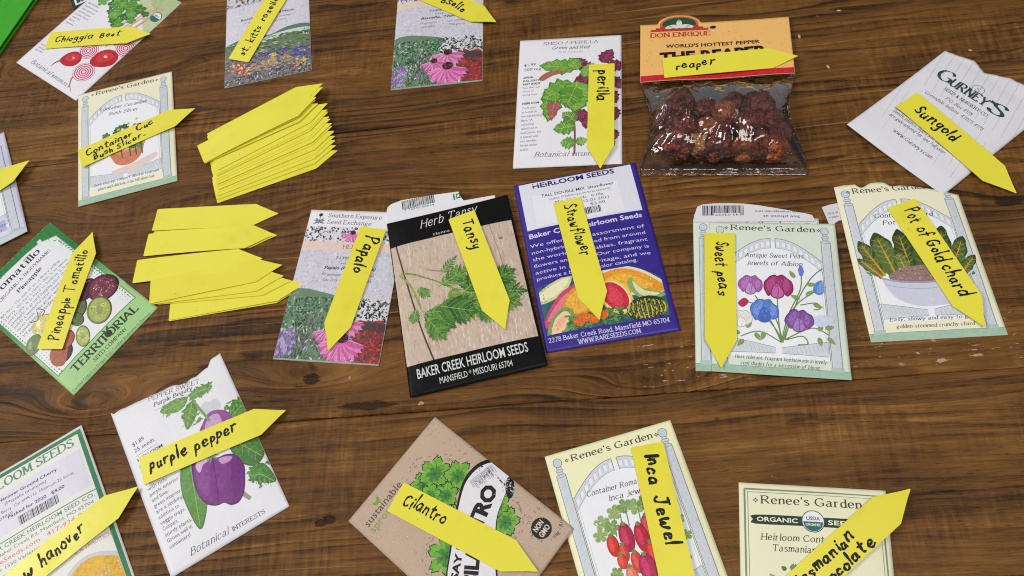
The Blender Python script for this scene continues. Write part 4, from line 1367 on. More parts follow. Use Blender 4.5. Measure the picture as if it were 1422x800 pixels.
def shiso(x, y, ln, wd, an, c, v, edge):
    c2 = tuple(int(q * .88) for q in c)
    a.leaf(x, y, ln, wd, an, edge, None, .34)
    a.leaf(x + .6 * math.cos(R(an)), y - .6 * math.sin(R(an)), ln * .93, wd * .88, an, c, None, .3)
    a.line([(x, y), (x + ln * .85 * math.cos(R(an)), y - ln * .85 * math.sin(R(an)))], .5, v)
    a.up()
    cc, s = math.cos(R(an)), -math.sin(R(an))
    for t in (.18, .28, .38, .48, .58, .68, .78):
        for sg in (1, -1):
            hh = math.sin(math.pi * t ** .75) * wd * .42 * sg
            a.line([(x + ln * t * cc, y + ln * t * s), (x + ln * (t + .12) * cc + hh * s, y + ln * (t + .12) * s - hh * cc)], .4, v if a.rnd.random() < .6 else c2, lv=a.lv)


PU, PUV, PUE = (120, 46, 76), (160, 84, 110), (96, 34, 60)
GR, GRV, GRE = (112, 164, 62), (166, 198, 110), (76, 130, 46)
for args in ((60, 36, 14, 12, 165), (66, 30, 17, 12, 60), (70, 34, 16, 12, 10), (72, 46, 15, 12, -40), (70, 58, 15, 13, -60), (66, 66, 14, 12, -110), (74, 74, 14, 11, -80), (56, 80, 14, 13, 200), (58, 84, 12, 12, 250), (52, 34, 12, 11, 120), (58, 46, 14, 14, 190), (76, 96, 10, 7, -90), (72, 104, 9, 6, -70)):
    shiso(*args, PU, PUV, PUE)
for args in ((46, 34, 30, 15, 172), (48, 36, 15, 12, 120), (52, 44, 16, 12, 60)):
    shiso(*args, GR, GRV, GRE)
a.blob([(17, 43), (24, 37), (34, 36), (38, 38), (28, 41), (20, 46)], (168, 106, 84))
shiso(30, 54, 34, 17, -98, GR, GRV, GRE)
shiso(31, 57, 30, 11, -96, (164, 92, 92), (190, 130, 120), (150, 84, 86))
shiso(46, 52, 30, 24, 205, GR, GRV, GRE)
shiso(47, 48, 32, 26, -92, (120, 172, 68), GRV, GRE)
shiso(46, 54, 22, 18, 250, (98, 150, 54), GRV, GRE)
shiso(46, 92, 17, 13, 190, (106, 156, 70), GRV, GRE)
shiso(47, 88, 14, 12, 140, (96, 140, 66), GRV, GRE)
shiso(46, 108, 11, 11, 175, (110, 160, 74), GRV, GRE)
shiso(47, 108, 9, 8, 20, (110, 160, 74), GRV, GRE)
p.done()

# gurney's envelope
p = Packet([(.3568, .4013), (.391, .3257), (.2972, .2856), (.2629, .3612)], 'torn white ruled paper envelope with dark green lettering, at the right edge', (222, 221, 229), z0=.0006, seed=17, belly=.0016, lift=(.001, 0, .0006, .003), rough=.6,
           torn=[(0, 0), (8, -2.2), (15, -4.4), (20, -6.6), (24, -5.4), (29, -3.4), (33, -2.0), (37, -5.2), (42, -7.4), (48, -10.8), (53, -11.0), (58, -12.0), (70, -15), (84, -15)])
a = p.art
a.cur = 'printed_lettering'
a.up()
for i in range(13):
    x = 3 + i * 7.2
    a.line([(x - 6, -12), (x + 13.5 - 6 + 2, 38)], .3, (182, 182, 200), lv=a.lv)
    a.line([(x - 2, 44 + (i % 3) * 4), (x + 9, 80 + (i % 2) * 8)], .3, (190, 190, 206), lv=a.lv)
GN = (38, 74, 64)
a.text('G', (11.5, 25), (22.5, 25), 10.5, GN, 'roman', contrast=.75, pen=.19)
a.text('URNEY', (23.2, 25), (52.5, 24.4), 7.4, GN, 'roman', contrast=.7, pen=.24)
a.text("'", (53, 24.2), (54.2, 24.2), 8, GN, 'roman', pen=.2, fit=True)
a.text('S', (55.4, 25.4), (66, 25.2), 10.4, GN, 'roman', contrast=.75, pen=.2)
a.text('SEED & NURSERY CO.', (23.8, 31.2), (60, 31.2), 2.7, GN, 'roman', contrast=.6, pen=.18)
a.ring(40, 14.6, 4.4, 4.0, .45, (120, 140, 140))
a.text('S', (38.6, 16.4), (41.4, 16.4), 3.4, (90, 116, 112), 'roman', contrast=.5)
a.text('P.O. Box 4178', (30.4, 37.9), (51.8, 37.4), 2.7, (66, 84, 88), 'roman', contrast=.4, pen=.13, slant=.15)
a.text('Greendale, Indiana  47025-4178', (17.2, 43), (65, 42.8), 2.7, (66, 84, 88), 'roman', contrast=.4, pen=.13, slant=.15)
a.text('Seeds, plants, bulbs and merchandise', (13.2, 71.4), (69, 72.6), 2.6, (66, 80, 86), 'roman', contrast=.4, pen=.14, slant=.15)
a.line([(12, 67.8), (70, 69)], .5, (66, 80, 86))
a.text('are guaranteed for one full year.', (14, 76), (62, 76.2), 2.6, (66, 80, 86), 'roman', contrast=.4, pen=.14, slant=.15)
a.text('www.Gurneys.com', (25.4, 85), (58, 85.2), 2.8, (66, 80, 86), 'roman', contrast=.4, pen=.14, slant=.15)
p.done()

# strawflower: the blue packet
BLUE = (54, 38, 140)
p = Packet([(.022, .3934), (.1121, .3831), (.0983, .244), (.0097, .2552)], 'violet blue seed packet with white label and painted melons', BLUE, seed=18, belly=.0016, rough=.42)
a = p.art
o_lab = 'seed_label'
a.cur = o_lab
a.rect(3.6, 1.0, 86, 42.4, (222, 222, 234))
a.rect(11, 13, 74, 40.5, (230, 230, 238))
a.line([(11, 13), (74, 13), (74, 40.5), (11, 40.5)], .15, (200, 200, 212), closed=True)
a.cur = 'printed_picture'
a.text('HEIRLOOM SEEDS', (13, 6.8), (73.6, 6.2), 4.6, (40, 36, 96), bold=.03)
a.text('TALL DOUBLE MIX  Strawflower', (18.2, 16.2), (71, 16.2), 2.6, (44, 44, 56), bold=.012)
a.text('(Helichrysum bracteatum)', (32, 19.8), (68, 19.8), 1.9, (70, 70, 82))
a.text('Cat #FL641', (23.5, 20.2), (31, 20.2), 1.9, (70, 70, 82))
a.text('Min. 50 Seeds   0.18g', (27, 23.8), (62, 23.6), 2.1, (70, 70, 82))
a.text('Packed for 12-01-2021', (27, 27.6), (66, 27.4), 2.2, (60, 60, 72))
a.text('Lot 0921      $3.00', (26, 31.2), (62, 31), 2.2, (60, 60, 72))
a.barcode(45, 32.2, 58, 38)
LB = (214, 212, 240)
a.text('Baker Creek Heirloom Seeds', (3.6, 49.4), (84.8, 48.2), 4.0, LB, bold=.022)
a.para(['We offer a huge assortment of', 'non-hybrid, rare seed from around', 'the world! Vegetables, fragrant', 'flowers and herbs! Our company is', 'active in seed heritage, and we'], 3.2, 57, 84, 5.55, 2.7, LB, ragged=False)
a.text('produce a beautiful color catalog.', (3.2, 84.4), (74, 83.4), 2.7, LB)
old = a.clip
a.clip = (3, 86, 86.3, 127)
a.rect(3, 86, 87, 127, BLUE)
a.blob([(0, 94), (16, 88), (28, 88), (60, 86), (78, 92), (90, 104), (90, 130), (0, 130)], (46, 96, 104))
a.blob([(2, 95), (12, 89), (26, 84.5), (27, 88), (23, 95), (14, 101), (3, 103)], (206, 210, 150))
a.blob([(4, 95), (13, 90.5), (25, 86.5), (22, 93), (13, 99), (4, 101)], (232, 230, 190))
a.blob([(3, 117), (16, 99), (28, 93), (42, 88), (38, 102), (24, 112), (8, 123)], (206, 70, 110))
a.blob([(5, 117), (17, 102), (28, 96), (36, 94), (30, 105), (18, 113)], (228, 120, 150))
a.blob([(38, 90), (52, 85), (66, 86), (80, 94), (90, 108), (60, 108), (44, 98)], (228, 222, 196))
a.blob([(40, 92), (54, 87), (66, 88), (79, 96), (88, 108), (62, 106), (46, 98)], (232, 158, 40))
a.blob([(48, 96), (58, 91), (70, 95), (80, 104), (60, 104)], (240, 180, 60))
a.specks(30, (48, 92, 80, 104), [(250, 224, 150), (222, 140, 30)], 1.2, asp=1.6)
a.blob([(66, 95), (72, 104), (84, 109), (86, 112), (74, 114), (66, 108), (63, 100)], (140, 172, 100))
a.blob([(67, 98), (73, 106), (83, 110), (74, 111.5), (68, 106)], (222, 226, 170))
a.ell(31, 106, 15, 11, (222, 150, 44), rot=-30)
a.ell(30, 106, 12, 8, (236, 178, 72), rot=-30)
a.specks(30, (20, 100, 40, 112), [(250, 206, 120), (206, 120, 30)], 1.2)
a.ell(53.5, 107.4, 10.2, 14.6, (236, 200, 90), rot=-25)
a.ell(53.3, 107.2, 8.8, 13, (246, 222, 160), rot=-25)
a.ell(53, 107, 7.9, 12, (206, 40, 66), rot=-25)
a.ell(52.4, 106.4, 5, 8.4, (222, 66, 88), rot=-25)
a.specks(20, (48, 100, 58, 114), [(80, 24, 30), (240, 130, 140)], .9)
a.blob([(3, 130), (8, 116), (17, 109), (23, 112), (23, 120), (16, 128)], (122, 160, 88))
a.blob([(6, 128), (10, 117), (17, 112), (20.5, 114), (20, 119), (13, 127)], (240, 206, 170))
a.blob([(9, 125), (12, 118), (17, 114.5), (18, 117), (14, 123)], (236, 182, 150))
a.specks(140, (18, 116, 60, 127), [(58, 110, 58), (86, 138, 70), (40, 84, 50), (110, 150, 84)], 4)
for x, y in ((30, 119), (36, 121), (26, 121), (42, 119)):
    a.ell(x, y, 4.2, 3.4, (224, 112, 36))
    for d in (-2, 0, 2):
        a.line([(x + d, y - 3), (x + d * 1.2, y + 3)], .4, (196, 84, 24))
    a.specks(8, (x - 3, y - 2, x + 3, y + 1), [(240, 150, 80)], 1)
a.ell(72, 120, 13.5, 9.5, (38, 54, 36), rot=-6)
for i in range(-4, 5):
    a.line([(72 + i * 2.6, 112.4 + abs(i) * .7), (72 + i * 3.1, 120), (72 + i * 2.6, 127.8 - abs(i) * .7)], 1.0, (206, 186, 76), smooth=True)
    a.line([(73.2 + i * 2.6, 113 + abs(i) * .7), (73.4 + i * 3.1, 120), (73.2 + i * 2.6, 127 - abs(i) * .7)], .6, (120, 140, 70), smooth=True)
a.specks(150, (60, 112, 84, 128), [(30, 40, 32), (196, 178, 76), (50, 70, 50), (24, 32, 28)], 1.5, asp=1.4, test=lambda X, Y: ((X - 72) / 13) ** 2 + ((Y - 120) / 9) ** 2 < 1)
a.clip = old
a.text('2278 Baker Creek Road, Mansfield MO 65704', (3.2, 132.4), (84.4, 132), 3.1, LB, 'roman', contrast=.45, pen=.16)
a.text('WWW.RARESEEDS.COM', (22.5, 136.8), (64, 136.4), 3.0, LB, 'roman', contrast=.45, pen=.17)
p.done()

# tansy: the black packet
BLK = (20, 19, 21)
p = Packet([(-.0751, .3909), (.0159, .3854), (.0085, .2455), (-.0841, .2509)], 'black seed packet with a photo of green leaves and opened white flap', BLK, z0=.0016, seed=19, belly=.0016, lift=(.0006, .001, .001, .0), rough=.38, spec=.12)
a = p.art
a.rect(.6, 22.4, p.w - 1.8, 118, (200, 180, 162))
old = a.clip
a.clip = (.6, 22.4, p.w - 1.8, 118)
a.specks(900, (0, 22, p.w, 118), [(192, 170, 150), (208, 190, 174), (182, 158, 140), (214, 200, 186), (200, 178, 156)], 7, (78, 100), 9)
a.specks(120, (20, 80, 90, 118), [(224, 204, 198), (218, 190, 184)], 4, (80, 100), 4)
a.line([(4.6, 22), (8, 50), (14, 92), (19.6, 119)], 1.1, (84, 52, 46), smooth=True)
a.line([(74, 22), (78, 60)], .35, (150, 116, 100))
a.ell(80, 36, 1.6, 1.1, (150, 108, 90))
st = (130, 150, 74)
a.line([(3, 46), (12, 48), (28, 58), (44, 70), (62, 74)], 1.7, st, smooth=True, w1=.8)
a.line([(4, 46), (12, 60), (16, 78)], 1.5, (140, 158, 84), smooth=True)
a.line([(24, 48), (34, 52), (42, 54)], 1.0, (150, 140, 84), smooth=True)
a.ell(4, 46, 1.4, 1.2, (200, 190, 140))


def tansy_leaf(x, y, ln, an, wd, g):
    c, s = math.cos(R(an)), -math.sin(R(an))
    n = 6
    for i in range(n):
        t = .14 + .8 * i / n
        q = wd * math.sin(math.pi * min(1, t * .9 + .12)) * .66
        for sg in (1, -1):
            a.leaf(x + ln * t * c, y + ln * t * s, q, q * .27, an + sg * 50, g[(i + (sg > 0)) % len(g)], None, .7)
            a.leaf(x + ln * t * c, y + ln * t * s, q * .5, q * .16, an + sg * 24, g[(i + 1) % len(g)], None, .7)
    a.leaf(x + ln * .78 * c, y + ln * .78 * s, ln * .28, wd * .2, an, g[0], None, .7)
    a.line([(x, y), (x + ln * .95 * c, y + ln * .95 * s)], .7, (150, 180, 96), w1=.3)
    a.up()
    for i in range(n):
        t = .15 + .8 * i / n
        for sg in (1, -1):
            q = wd * .4
            a.line([(x + ln * t * c, y + ln * t * s), (x + ln * t * c + q * math.cos(R(an + sg * 48)), y + ln * t * s - q * math.sin(R(an + sg * 48)))], .28, (140, 172, 92), lv=a.lv)


G1 = [(58, 108, 44), (74, 128, 52), (46, 92, 40)]
G2 = [(84, 134, 52), (100, 148, 60), (66, 116, 48)]
G3 = [(122, 146, 56), (106, 138, 54), (136, 156, 70)]
tansy_leaf(15, 60, 13, -50, 9, G2)
tansy_leaf(33, 55, 18, 42, 8, G1)
tansy_leaf(38, 66, 20, -70, 16, G3)
tansy_leaf(40, 66, 34, 4, 22, G1)
tansy_leaf(44, 72, 34, -18, 26, G2)
tansy_leaf(60, 76, 30, -12, 18, G1)
tansy_leaf(62, 72, 24, 20, 18, G1)
tansy_leaf(36, 74, 28, -40, 20, G3)
tansy_leaf(16, 79, 28, -42, 22, G1)
tansy_leaf(20, 82, 22, -12, 18, G2)
tansy_leaf(13, 76, 12, 250, 9, G2)
tansy_leaf(50, 80, 26, -48, 18, G2)
tansy_leaf(30, 64, 26, 22, 16, G2)
tansy_leaf(26, 78, 30, -24, 24, G1)
tansy_leaf(46, 74, 26, 36, 18, G1)
tansy_leaf(62, 78, 26, -34, 18, G2)
tansy_leaf(18, 84, 24, -62, 16, G2)
a.clip = old
a.text('Herb Tansy', (24.2, 12.0), (66.8, 8.8), 7.4, (226, 224, 224), 'roman', contrast=.5, pen=.10, slant=.38, serif=False)
a.text('Hanna herb seed', (33, 21), (66, 19.6), 2.0, (206, 204, 206), 'roman', contrast=.4)
a.text('BAKER CREEK HEIRLOOM SEEDS', (6.4, 128.6), (82, 127.6), 6.9, (214, 216, 214), bold=.01)
a.text('MANSFIELD * MISSOURI 65704', (20.6, 135.6), (70, 135), 4.3, (214, 216, 214))
o, fa = p.sheet('torn_flap', [(.4, 2), (0.2, -6), (.9, -12), (2.2, -15.4), (5.2, -17.3), (12.9, -18.6), (36.4, -16.8), (56.5, -14.3), (57.2, -11), (58, -7.6), (59.3, -5.2), (70, -4.4), (82.4, -3.5), (82.6, 2)], .0015, .0003, (228, 228, 234))
fa.cur = 'barcode'
fa.barcode(13, -17.4, 38, -9.6)
fa.text('7 72542 00614', (14, -8.2), (37, -7.2), 1.6, DK)
fa.cur = 'printed_lettering'
fa.rect(52, -13, 53.2, -7.6, (40, 120, 70))
fa.rect(54.2, -12.8, 57.4, -8.2, (40, 120, 70))
fa.rect(55.0, -11.8, 56.6, -9.4, (228, 228, 234))
fa.build(o, INK)
p.done()

# pineapple tomatillo
p = Packet([(-.399, .4325), (-.3356, .4847), (-.2516, .3773), (-.3151, .3252)], 'green bordered seed packet picturing purple and green tomatillos', (166, 208, 142), seed=20, belly=.0018)
a, w, h = p.art, p.w, p.h
a.rect(0, 0, w, 17, (44, 128, 64))
a.poly([(76, 0), (w, 0), (w, 52), (78, 60), (76, 60)], (44, 128, 64))
a.poly([(0, 0), (6, 0), (6, 50), (0, 60)], (44, 128, 64))
for i in range(16):
    t = i / 15
    c = tuple(int(x + (y - x) * t) for x, y in zip((44, 128, 64), (166, 208, 142)))
    a.rect(0, 44 + i * 3.4, 5, 44 + (i + 1) * 3.4 - .02, c, lv=a.lv + 1)
    a.rect(76, 44 + i * 3.4, w, 44 + (i + 1) * 3.4 - .02, c, lv=a.lv + 2)
a.up()
a.up()
a.up()
pan = [(3, 16), (12, 11), (30, 8), (50, 8), (64, 9.5), (64, 6.6), (67.5, 6.6), (67, 10.8), (77, 15.8), (77.4, 115), (3, 114.6)]
a.poly([(x + (.7 if x > 40 else -.7), y + (.7 if y > 60 else -.7)) for x, y in pan], (92, 150, 92))
a.poly(pan, (230, 230, 236))
a.text('Tomatillo', (14, 19), (60, 17.6), 6.4, (46, 46, 52), 'roman', contrast=.55, pen=.17)
a.text('ORGANIC & BIODYNAMIC', (14, 26.6), (66, 24.6), 3.0, (60, 60, 66), 'roman', contrast=.5, pen=.16)
a.text('Pineapple', (27.9, 33.4), (51.4, 32.4), 3.6, (46, 46, 52), 'roman', contrast=.5, pen=.2)
a.para(['65 days. The size of an ordinary yellow', 'cherry, this has a flavor that is so sweet', 'and fruity, it is hard to believe it is not', 'pineapple. A ground hugging plant that', 'makes a wonderful salsa, sauce or a treat', 'eaten fresh. Also grows well in pots and', 'raised beds, spreading wide as it goes.', '1/8 gram'], 7, 39.4, 70, 4.0, 2.2, (96, 98, 104), font='roman', contrast=.3, pen=.12)


def fruit(x, y, rx, ry, rot, skin, flesh=None, hi=(230, 220, 200)):
    a.ell(x, y, rx, ry, tuple(int(v * .6) for v in skin), rot, 26)
    a.ell(x - .3, y - .3, rx * .94, ry * .94, skin, rot, 26)
    if flesh:
        a.ell(x, y, rx * .84, ry * .86, flesh, rot, 26)
        a.specks(70, (x - rx * .6, y - ry * .6, x + rx * .6, y + ry * .6), [tuple(min(255, v + 34) for v in flesh), tuple(int(v * .8) for v in flesh), (226, 222, 160)], 1.4, asp=1.8, test=lambda X, Y: ((X - x) / rx) ** 2 + ((Y - y) / ry) ** 2 < .5)
        a.ell(x, y, rx * .25, ry * .36, tuple(int(v * .92) for v in flesh), rot)
    else:
        a.blob([(x - rx * .6, y - ry * .1), (x - rx * .3, y - ry * .6), (x + rx * .1, y - ry * .65), (x - rx * .1, y - ry * .3), (x - rx * .4, y + ry * .1)], tuple(min(255, int(v * 1.2 + 24)) for v in skin))


fruit(22, 72, 9, 8, 20, (214, 206, 134))
a.specks(60, (13, 64, 32, 82), [(236, 230, 180), (190, 180, 110), (224, 214, 150)], 3, test=lambda X, Y: (X - 22) ** 2 + (Y - 72) ** 2 < 70)
a.line([(26, 60), (22, 66), (17, 62)], .8, (96, 110, 60), smooth=True)
a.line([(26, 66), (30, 64), (28, 58)], .7, (96, 110, 60), smooth=True)
fruit(7.5, 79, 8, 6.5, -30, (116, 140, 88))
fruit(44, 82, 11, 12, 10, (100, 108, 68))
fruit(60, 78, 10, 8, -20, (72, 28, 48))
fruit(69, 88, 12, 12, 0, (84, 34, 54), (122, 52, 76))
a.specks(40, (60, 80, 78, 98), [(210, 180, 150), (190, 110, 120)], 1.3, test=lambda X, Y: (X - 69) ** 2 + (Y - 88) ** 2 < 70)
a.line([(60, 66), (62, 71), (67, 74)], 1.4, (150, 110, 104), smooth=True)
fruit(55, 101, 9.5, 12, 25, (120, 140, 70), (168, 180, 96))
fruit(34, 107, 5.4, 9, 30, (124, 146, 72), (172, 184, 104))
fruit(16, 103, 9, 9, 0, (78, 36, 38))
a.blob([(6, 104), (10, 96), (20, 93), (26, 98), (20, 106), (12, 112), (8, 110)], (168, 96, 70))
fruit(24, 97, 8, 8, 10, (172, 100, 72))
fruit(40, 92, 5, 7, 0, (84, 108, 60))
a.line([(44, 80), (47, 74), (45, 70)], .9, (120, 150, 84), smooth=True)
a.text('TERRITORIAL', (12.4, 124.4), (72.6, 125.2), 6.2, (36, 58, 40), 'roman', contrast=.6, pen=.22)
a.ell(46.4, 121.8, 2.9, 2.9, (36, 40, 36))
a.leaf(47, 119.5, 5, 2, 50, (50, 90, 50))
a.leaf(46, 119.5, 4, 1.6, 110, (50, 90, 50))
a.text('SEED COMPANY', (26, 129.8), (57, 130.4), 2.6, (46, 76, 52), 'roman', contrast=.5, pen=.17)
a.text('Certified Organic by Oregon Tilth. Certified Biodynamic by Demeter', (1.4, 134.2), (76, 135.2), 2.0, (70, 100, 70))
p.done()

# purple pepper
p = Packet([(-.2885, .3032), (-.2087, .3254), (-.1729, .2026), (-.2517, .1791)], 'white seed packet with jagged torn top picturing a glossy purple bell pepper', WHITE, seed=21, belly=.0018,
           torn=[(0, 0), (1.5, 1.8), (6.2, 1.2), (12, 2.0), (24.5, 3.4), (34.9, 4.6), (45.4, 5.5), (50, 8.2), (55, 9.2), (58, 7.6), (61.8, 8.5), (66, 7.0), (71.6, 5.9), (75.2, 1.0), (78, .8), (82.6, 0)])
a = p.art
a.text('PEPPER SWEET', (26.5, 7.4), (62, 14.6), 3.5, (96, 98, 108), 'roman', contrast=.6, pen=.13)
a.text('Purple Beauty', (28.6, 13.8), (56, 16.6), 3.0, (62, 62, 72), 'roman', contrast=.5, pen=.16, slant=.22)
a.line([(28, 17), (57, 19.6)], .25, (170, 176, 170))
a.text('$1.89', (6.3, 33.4), (15.4, 33), 2.9, DK)
a.text('25 seeds', (6.2, 38.2), (21.4, 38.0), 2.9, DK)
a.line([(6, 41), (22, 41)], .3, (140, 140, 146))
a.text('HEIRLOOM', (6, 45.4), (25, 45), 2.2, (50, 50, 56), bold=.03)
a.para(['ANNUAL', 'FULL SUN', 'Sow indoors', 'Lustrous bells', 'with rich,', 'purple exterior', 'and lime-', 'green interior', 'are a striking', 'addition to', 'veggie trays.', 'Compact,', 'sturdy plants.', 'Grows well in', 'containers!'], 5.6, 51, 26.5, 4.35, 2.7, (104, 104, 112))
botanical(a, (16, 123.2), (67.5, 124.2))


def gleaf(pts, c, v, mid):
    a.blob(pts, tuple(int(q * .84) for q in c))
    cx, cy = sum(q[0] for q in pts) / len(pts), sum(q[1] for q in pts) / len(pts)
    a.blob([(cx + (q[0] - cx) * .93, cy + (q[1] - cy) * .93) for q in pts], c)
    a.specks(50, (min(q[0] for q in pts), min(q[1] for q in pts), max(q[0] for q in pts), max(q[1] for q in pts)), [tuple(min(255, int(q * 1.1)) for q in c), tuple(int(q * .92) for q in c)], 3, asp=2, test=lambda X, Y: math.hypot(X - cx, Y - cy) < min(abs(pts[0][0] - cx) + abs(pts[0][1] - cy), 9))
    a.line(mid, .5, v, smooth=True)
    a.up()
    for i in range(1, 5):
        t = i / 5
        x = mid[0][0] + (mid[-1][0] - mid[0][0]) * t
        y = mid[0][1] + (mid[-1][1] - mid[0][1]) * t
        d = Vector((mid[-1][0] - mid[0][0], mid[-1][1] - mid[0][1])).normalized()
        for sg in (1, -1):
            a.line([(x, y), (x + d.x * 3 - d.y * sg * 4, y + d.y * 3 + d.x * sg * 4)], .25, v, lv=a.lv)


a.ell(62, 36, 8, 6, (206, 208, 214), 20)
for x, y in ((56, 30), (60, 28), (66, 32)):
    a.leaf(x, y, 6, 3, a.rnd.uniform(0, 360), (234, 232, 236))
gleaf([(31, 20.5), (38, 17), (46, 17.6), (51, 21), (46, 26.5), (38, 26)], (116, 158, 86), (160, 190, 130), [(51, 22), (42, 21.5), (31, 21)])
gleaf([(53, 20), (58, 17.5), (66, 19), (69, 23), (62, 25), (56, 24)], (108, 152, 80), (160, 190, 130), [(53, 21), (60, 21), (69, 23)])
gleaf([(43, 43), (44, 34), (48, 27), (54, 25.5), (54, 34), (48, 41)], (104, 146, 74), (150, 184, 120), [(53, 26), (48, 34), (43.5, 42)])
gleaf([(70, 52), (78, 40), (83, 46), (83, 52)], (92, 140, 70), (150, 184, 120), [(70, 52), (83, 46)])
a.blob([(50, 52), (54, 45), (61, 40), (69, 43), (73, 50), (72, 62), (60, 64)], (146, 82, 156))
a.blob([(54, 50), (60, 43), (66, 45), (64, 54)], (200, 160, 206))
a.line([(53, 19), (55, 30), (59, 46)], 1.7, (122, 160, 96), smooth=True)
gleaf([(64, 66), (74, 62), (82, 70), (82.5, 86), (74, 92), (66, 84)], (82, 128, 66), (146, 180, 116), [(66, 66), (74, 78), (80, 88)])
gleaf([(67.5, 97), (72, 92), (79, 93), (82, 104), (80.6, 109), (72, 104)], (88, 138, 70), (150, 184, 120), [(68, 97), (75, 100), (80.4, 108)])
gleaf([(34, 60), (41, 66), (43, 80), (39, 95), (32, 108), (27, 111), (25, 96), (26, 78)], (96, 146, 72), (146, 184, 112), [(38, 62), (33, 86), (28, 110)])
gleaf([(36, 62), (44, 56), (54, 58), (58, 64), (48, 70), (40, 68)], (88, 136, 66), (150, 184, 116), [(58, 63), (46, 62), (37, 62)])
a.line([(60, 94), (60, 104), (63, 111)], 3.4, (150, 152, 140), smooth=True, w1=2.6)
def bell(pts, c):
    a.blob([(50 + u * 18 * .84 - v * 18.4 * .30, 87 + u * 18 * .54 + v * 18.4 * .95) for u, v in pts], c)


body_ = [(-1, -.15), (-.96, -.6), (-.62, -.9), (-.25, -.88), (0, -.78), (.3, -.9), (.66, -.9), (.98, -.55), (1, -.05), (.92, .5), (.7, .86), (.4, .98), (.14, .9), (-.12, 1.0), (-.45, .98), (-.7, .8), (-.9, .4)]
bell(body_, (92, 32, 104))
bell([(u * .95, v * .955) for u, v in body_], (122, 50, 132))
bell([(-.86, -.2), (-.82, -.6), (-.5, -.8), (-.3, -.6), (-.34, .1), (-.4, .6), (-.6, .6), (-.8, .3)], (134, 64, 144))
bell([(-.1, -.66), (.2, -.72), (.34, -.2), (.2, .3), (.1, .5), (-.06, .4), (-.14, 0)], (128, 56, 138))
bell([(.52, -.72), (.84, -.5), (.88, 0), (.74, .56), (.5, .7), (.5, .1)], (112, 44, 122))
bell([(-.86, -.42), (-.74, -.72), (-.46, -.84), (-.34, -.66), (-.56, -.5), (-.7, -.2)], (212, 180, 216))
bell([(.04, -.72), (.3, -.82), (.58, -.8), (.4, -.6), (.16, -.54)], (196, 152, 202))
bell([(-.3, .5), (-.1, .4), (.1, .62), (0, .84), (-.24, .8)], (118, 46, 128))
a.line([(49 + 2, 74), (48, 88), (44, 102)], .5, (88, 30, 100), smooth=True)
a.line([(54, 60), (52, 66), (51, 71)], 1.8, (126, 160, 100), smooth=True)
for an in (200, 235, 300, 335):
    a.leaf(51.5, 70, 5, 1.4, an, (134, 166, 108))
p.done()

# ground cherry packet, bottom left
p = Packet([(-.3967, .2738), (-.3086, .3), (-.2695, .1687), (-.3577, .1425)], 'white seed packet with dark green frame and barcode label, bottom left', (232, 232, 226), seed=22, belly=.0022, lift=(0, .0015, 0, 0))
a, w, h = p.art, p.w, p.h
GN2 = (66, 130, 94)
for x0, y0, x1, y1 in ((1.6, 1.8, w - 1.6, 4.8), (w - 4.4, 4.8, w - 1.4, h - 3), (1.6, 4.8, 4.6, h - 3)):
    a.rect(x0, y0, x1, y1, GN2)
a.text('HEIRLOOM SEEDS', (9, 13.2), (83, 12.2), 6.4, (92, 146, 112), 'roman', contrast=.65, pen=.2)
a.cur = 'seed_label'
a.rect(14, 17, 86, 46, (222, 220, 234))
a.line([(76, 18), (85, 17.8), (85.2, 30)], .15, (186, 186, 200))
a.cur = 'printed_picture'
a.text('New Hanover Ground Cherry', (17, 22), (68.4, 23.4), 2.3, (50, 50, 62), bold=.02)
a.text('(Physalis pruinosa)', (30, 26.6), (60, 27.2), 2.2, (60, 60, 72))
a.text('Garden Berry  Cat #HK135  Minimum 25 Seeds', (16, 31), (78, 32.2), 2.1, (70, 70, 82))
a.text('Lot 103859', (16, 35), (34, 35.4), 2.1, (70, 70, 82))
a.text('Packed for 2020   $4.00', (30, 37.2), (70, 38), 2.3, (50, 50, 62), bold=.02)
a.barcode(36.4, 39.6, 64, 46)
a.line([(4.6, 50.4), (w - 4.4, 50.2)], .6, GN2)
a.text('BAKER CREEK HEIRLOOM SEED CO.', (7, 54.8), (86, 54.6), 2.9, (104, 150, 122), bold=.01)
a.text('2278 Baker Creek Rd, Mansfield, MO 65704', (8, 58.8), (84, 58.8), 2.3, (104, 128, 116))
a.text('RareSeeds.com   417-924-8917', (9, 63.8), (84, 63.8), 3.0, (214, 120, 124))
a.text('Over 1350 Varieties of Rare Seeds', (9, 68.4), (70, 68.4), 2.3, (110, 124, 118))
a.para(['Vegetables, flowers and herbs from', 'more than 100 countries, pure, rare'], 9, 73, 84, 4.2, 2.3, (110, 124, 118))
a.text('HERITAGE, PURE & TRADITION!', (40, 85.2), (88, 85.4), 2.7, (204, 120, 140), 'roman', contrast=.4)
old = a.clip
a.clip = (4.8, 86, w - 4.6, h - 4)
a.blob([(46, 110), (54, 96), (68, 90), (82, 94), (94, 106), (94, 140), (30, 140)], (206, 204, 210))
a.blob([(48, 112), (56, 98), (68, 92.4), (80, 96), (92, 108), (92, 140), (32, 140)], (226, 178, 60))
a.ell(24, 118, 20, 16, (214, 150, 52))
a.clip = old
p.done()

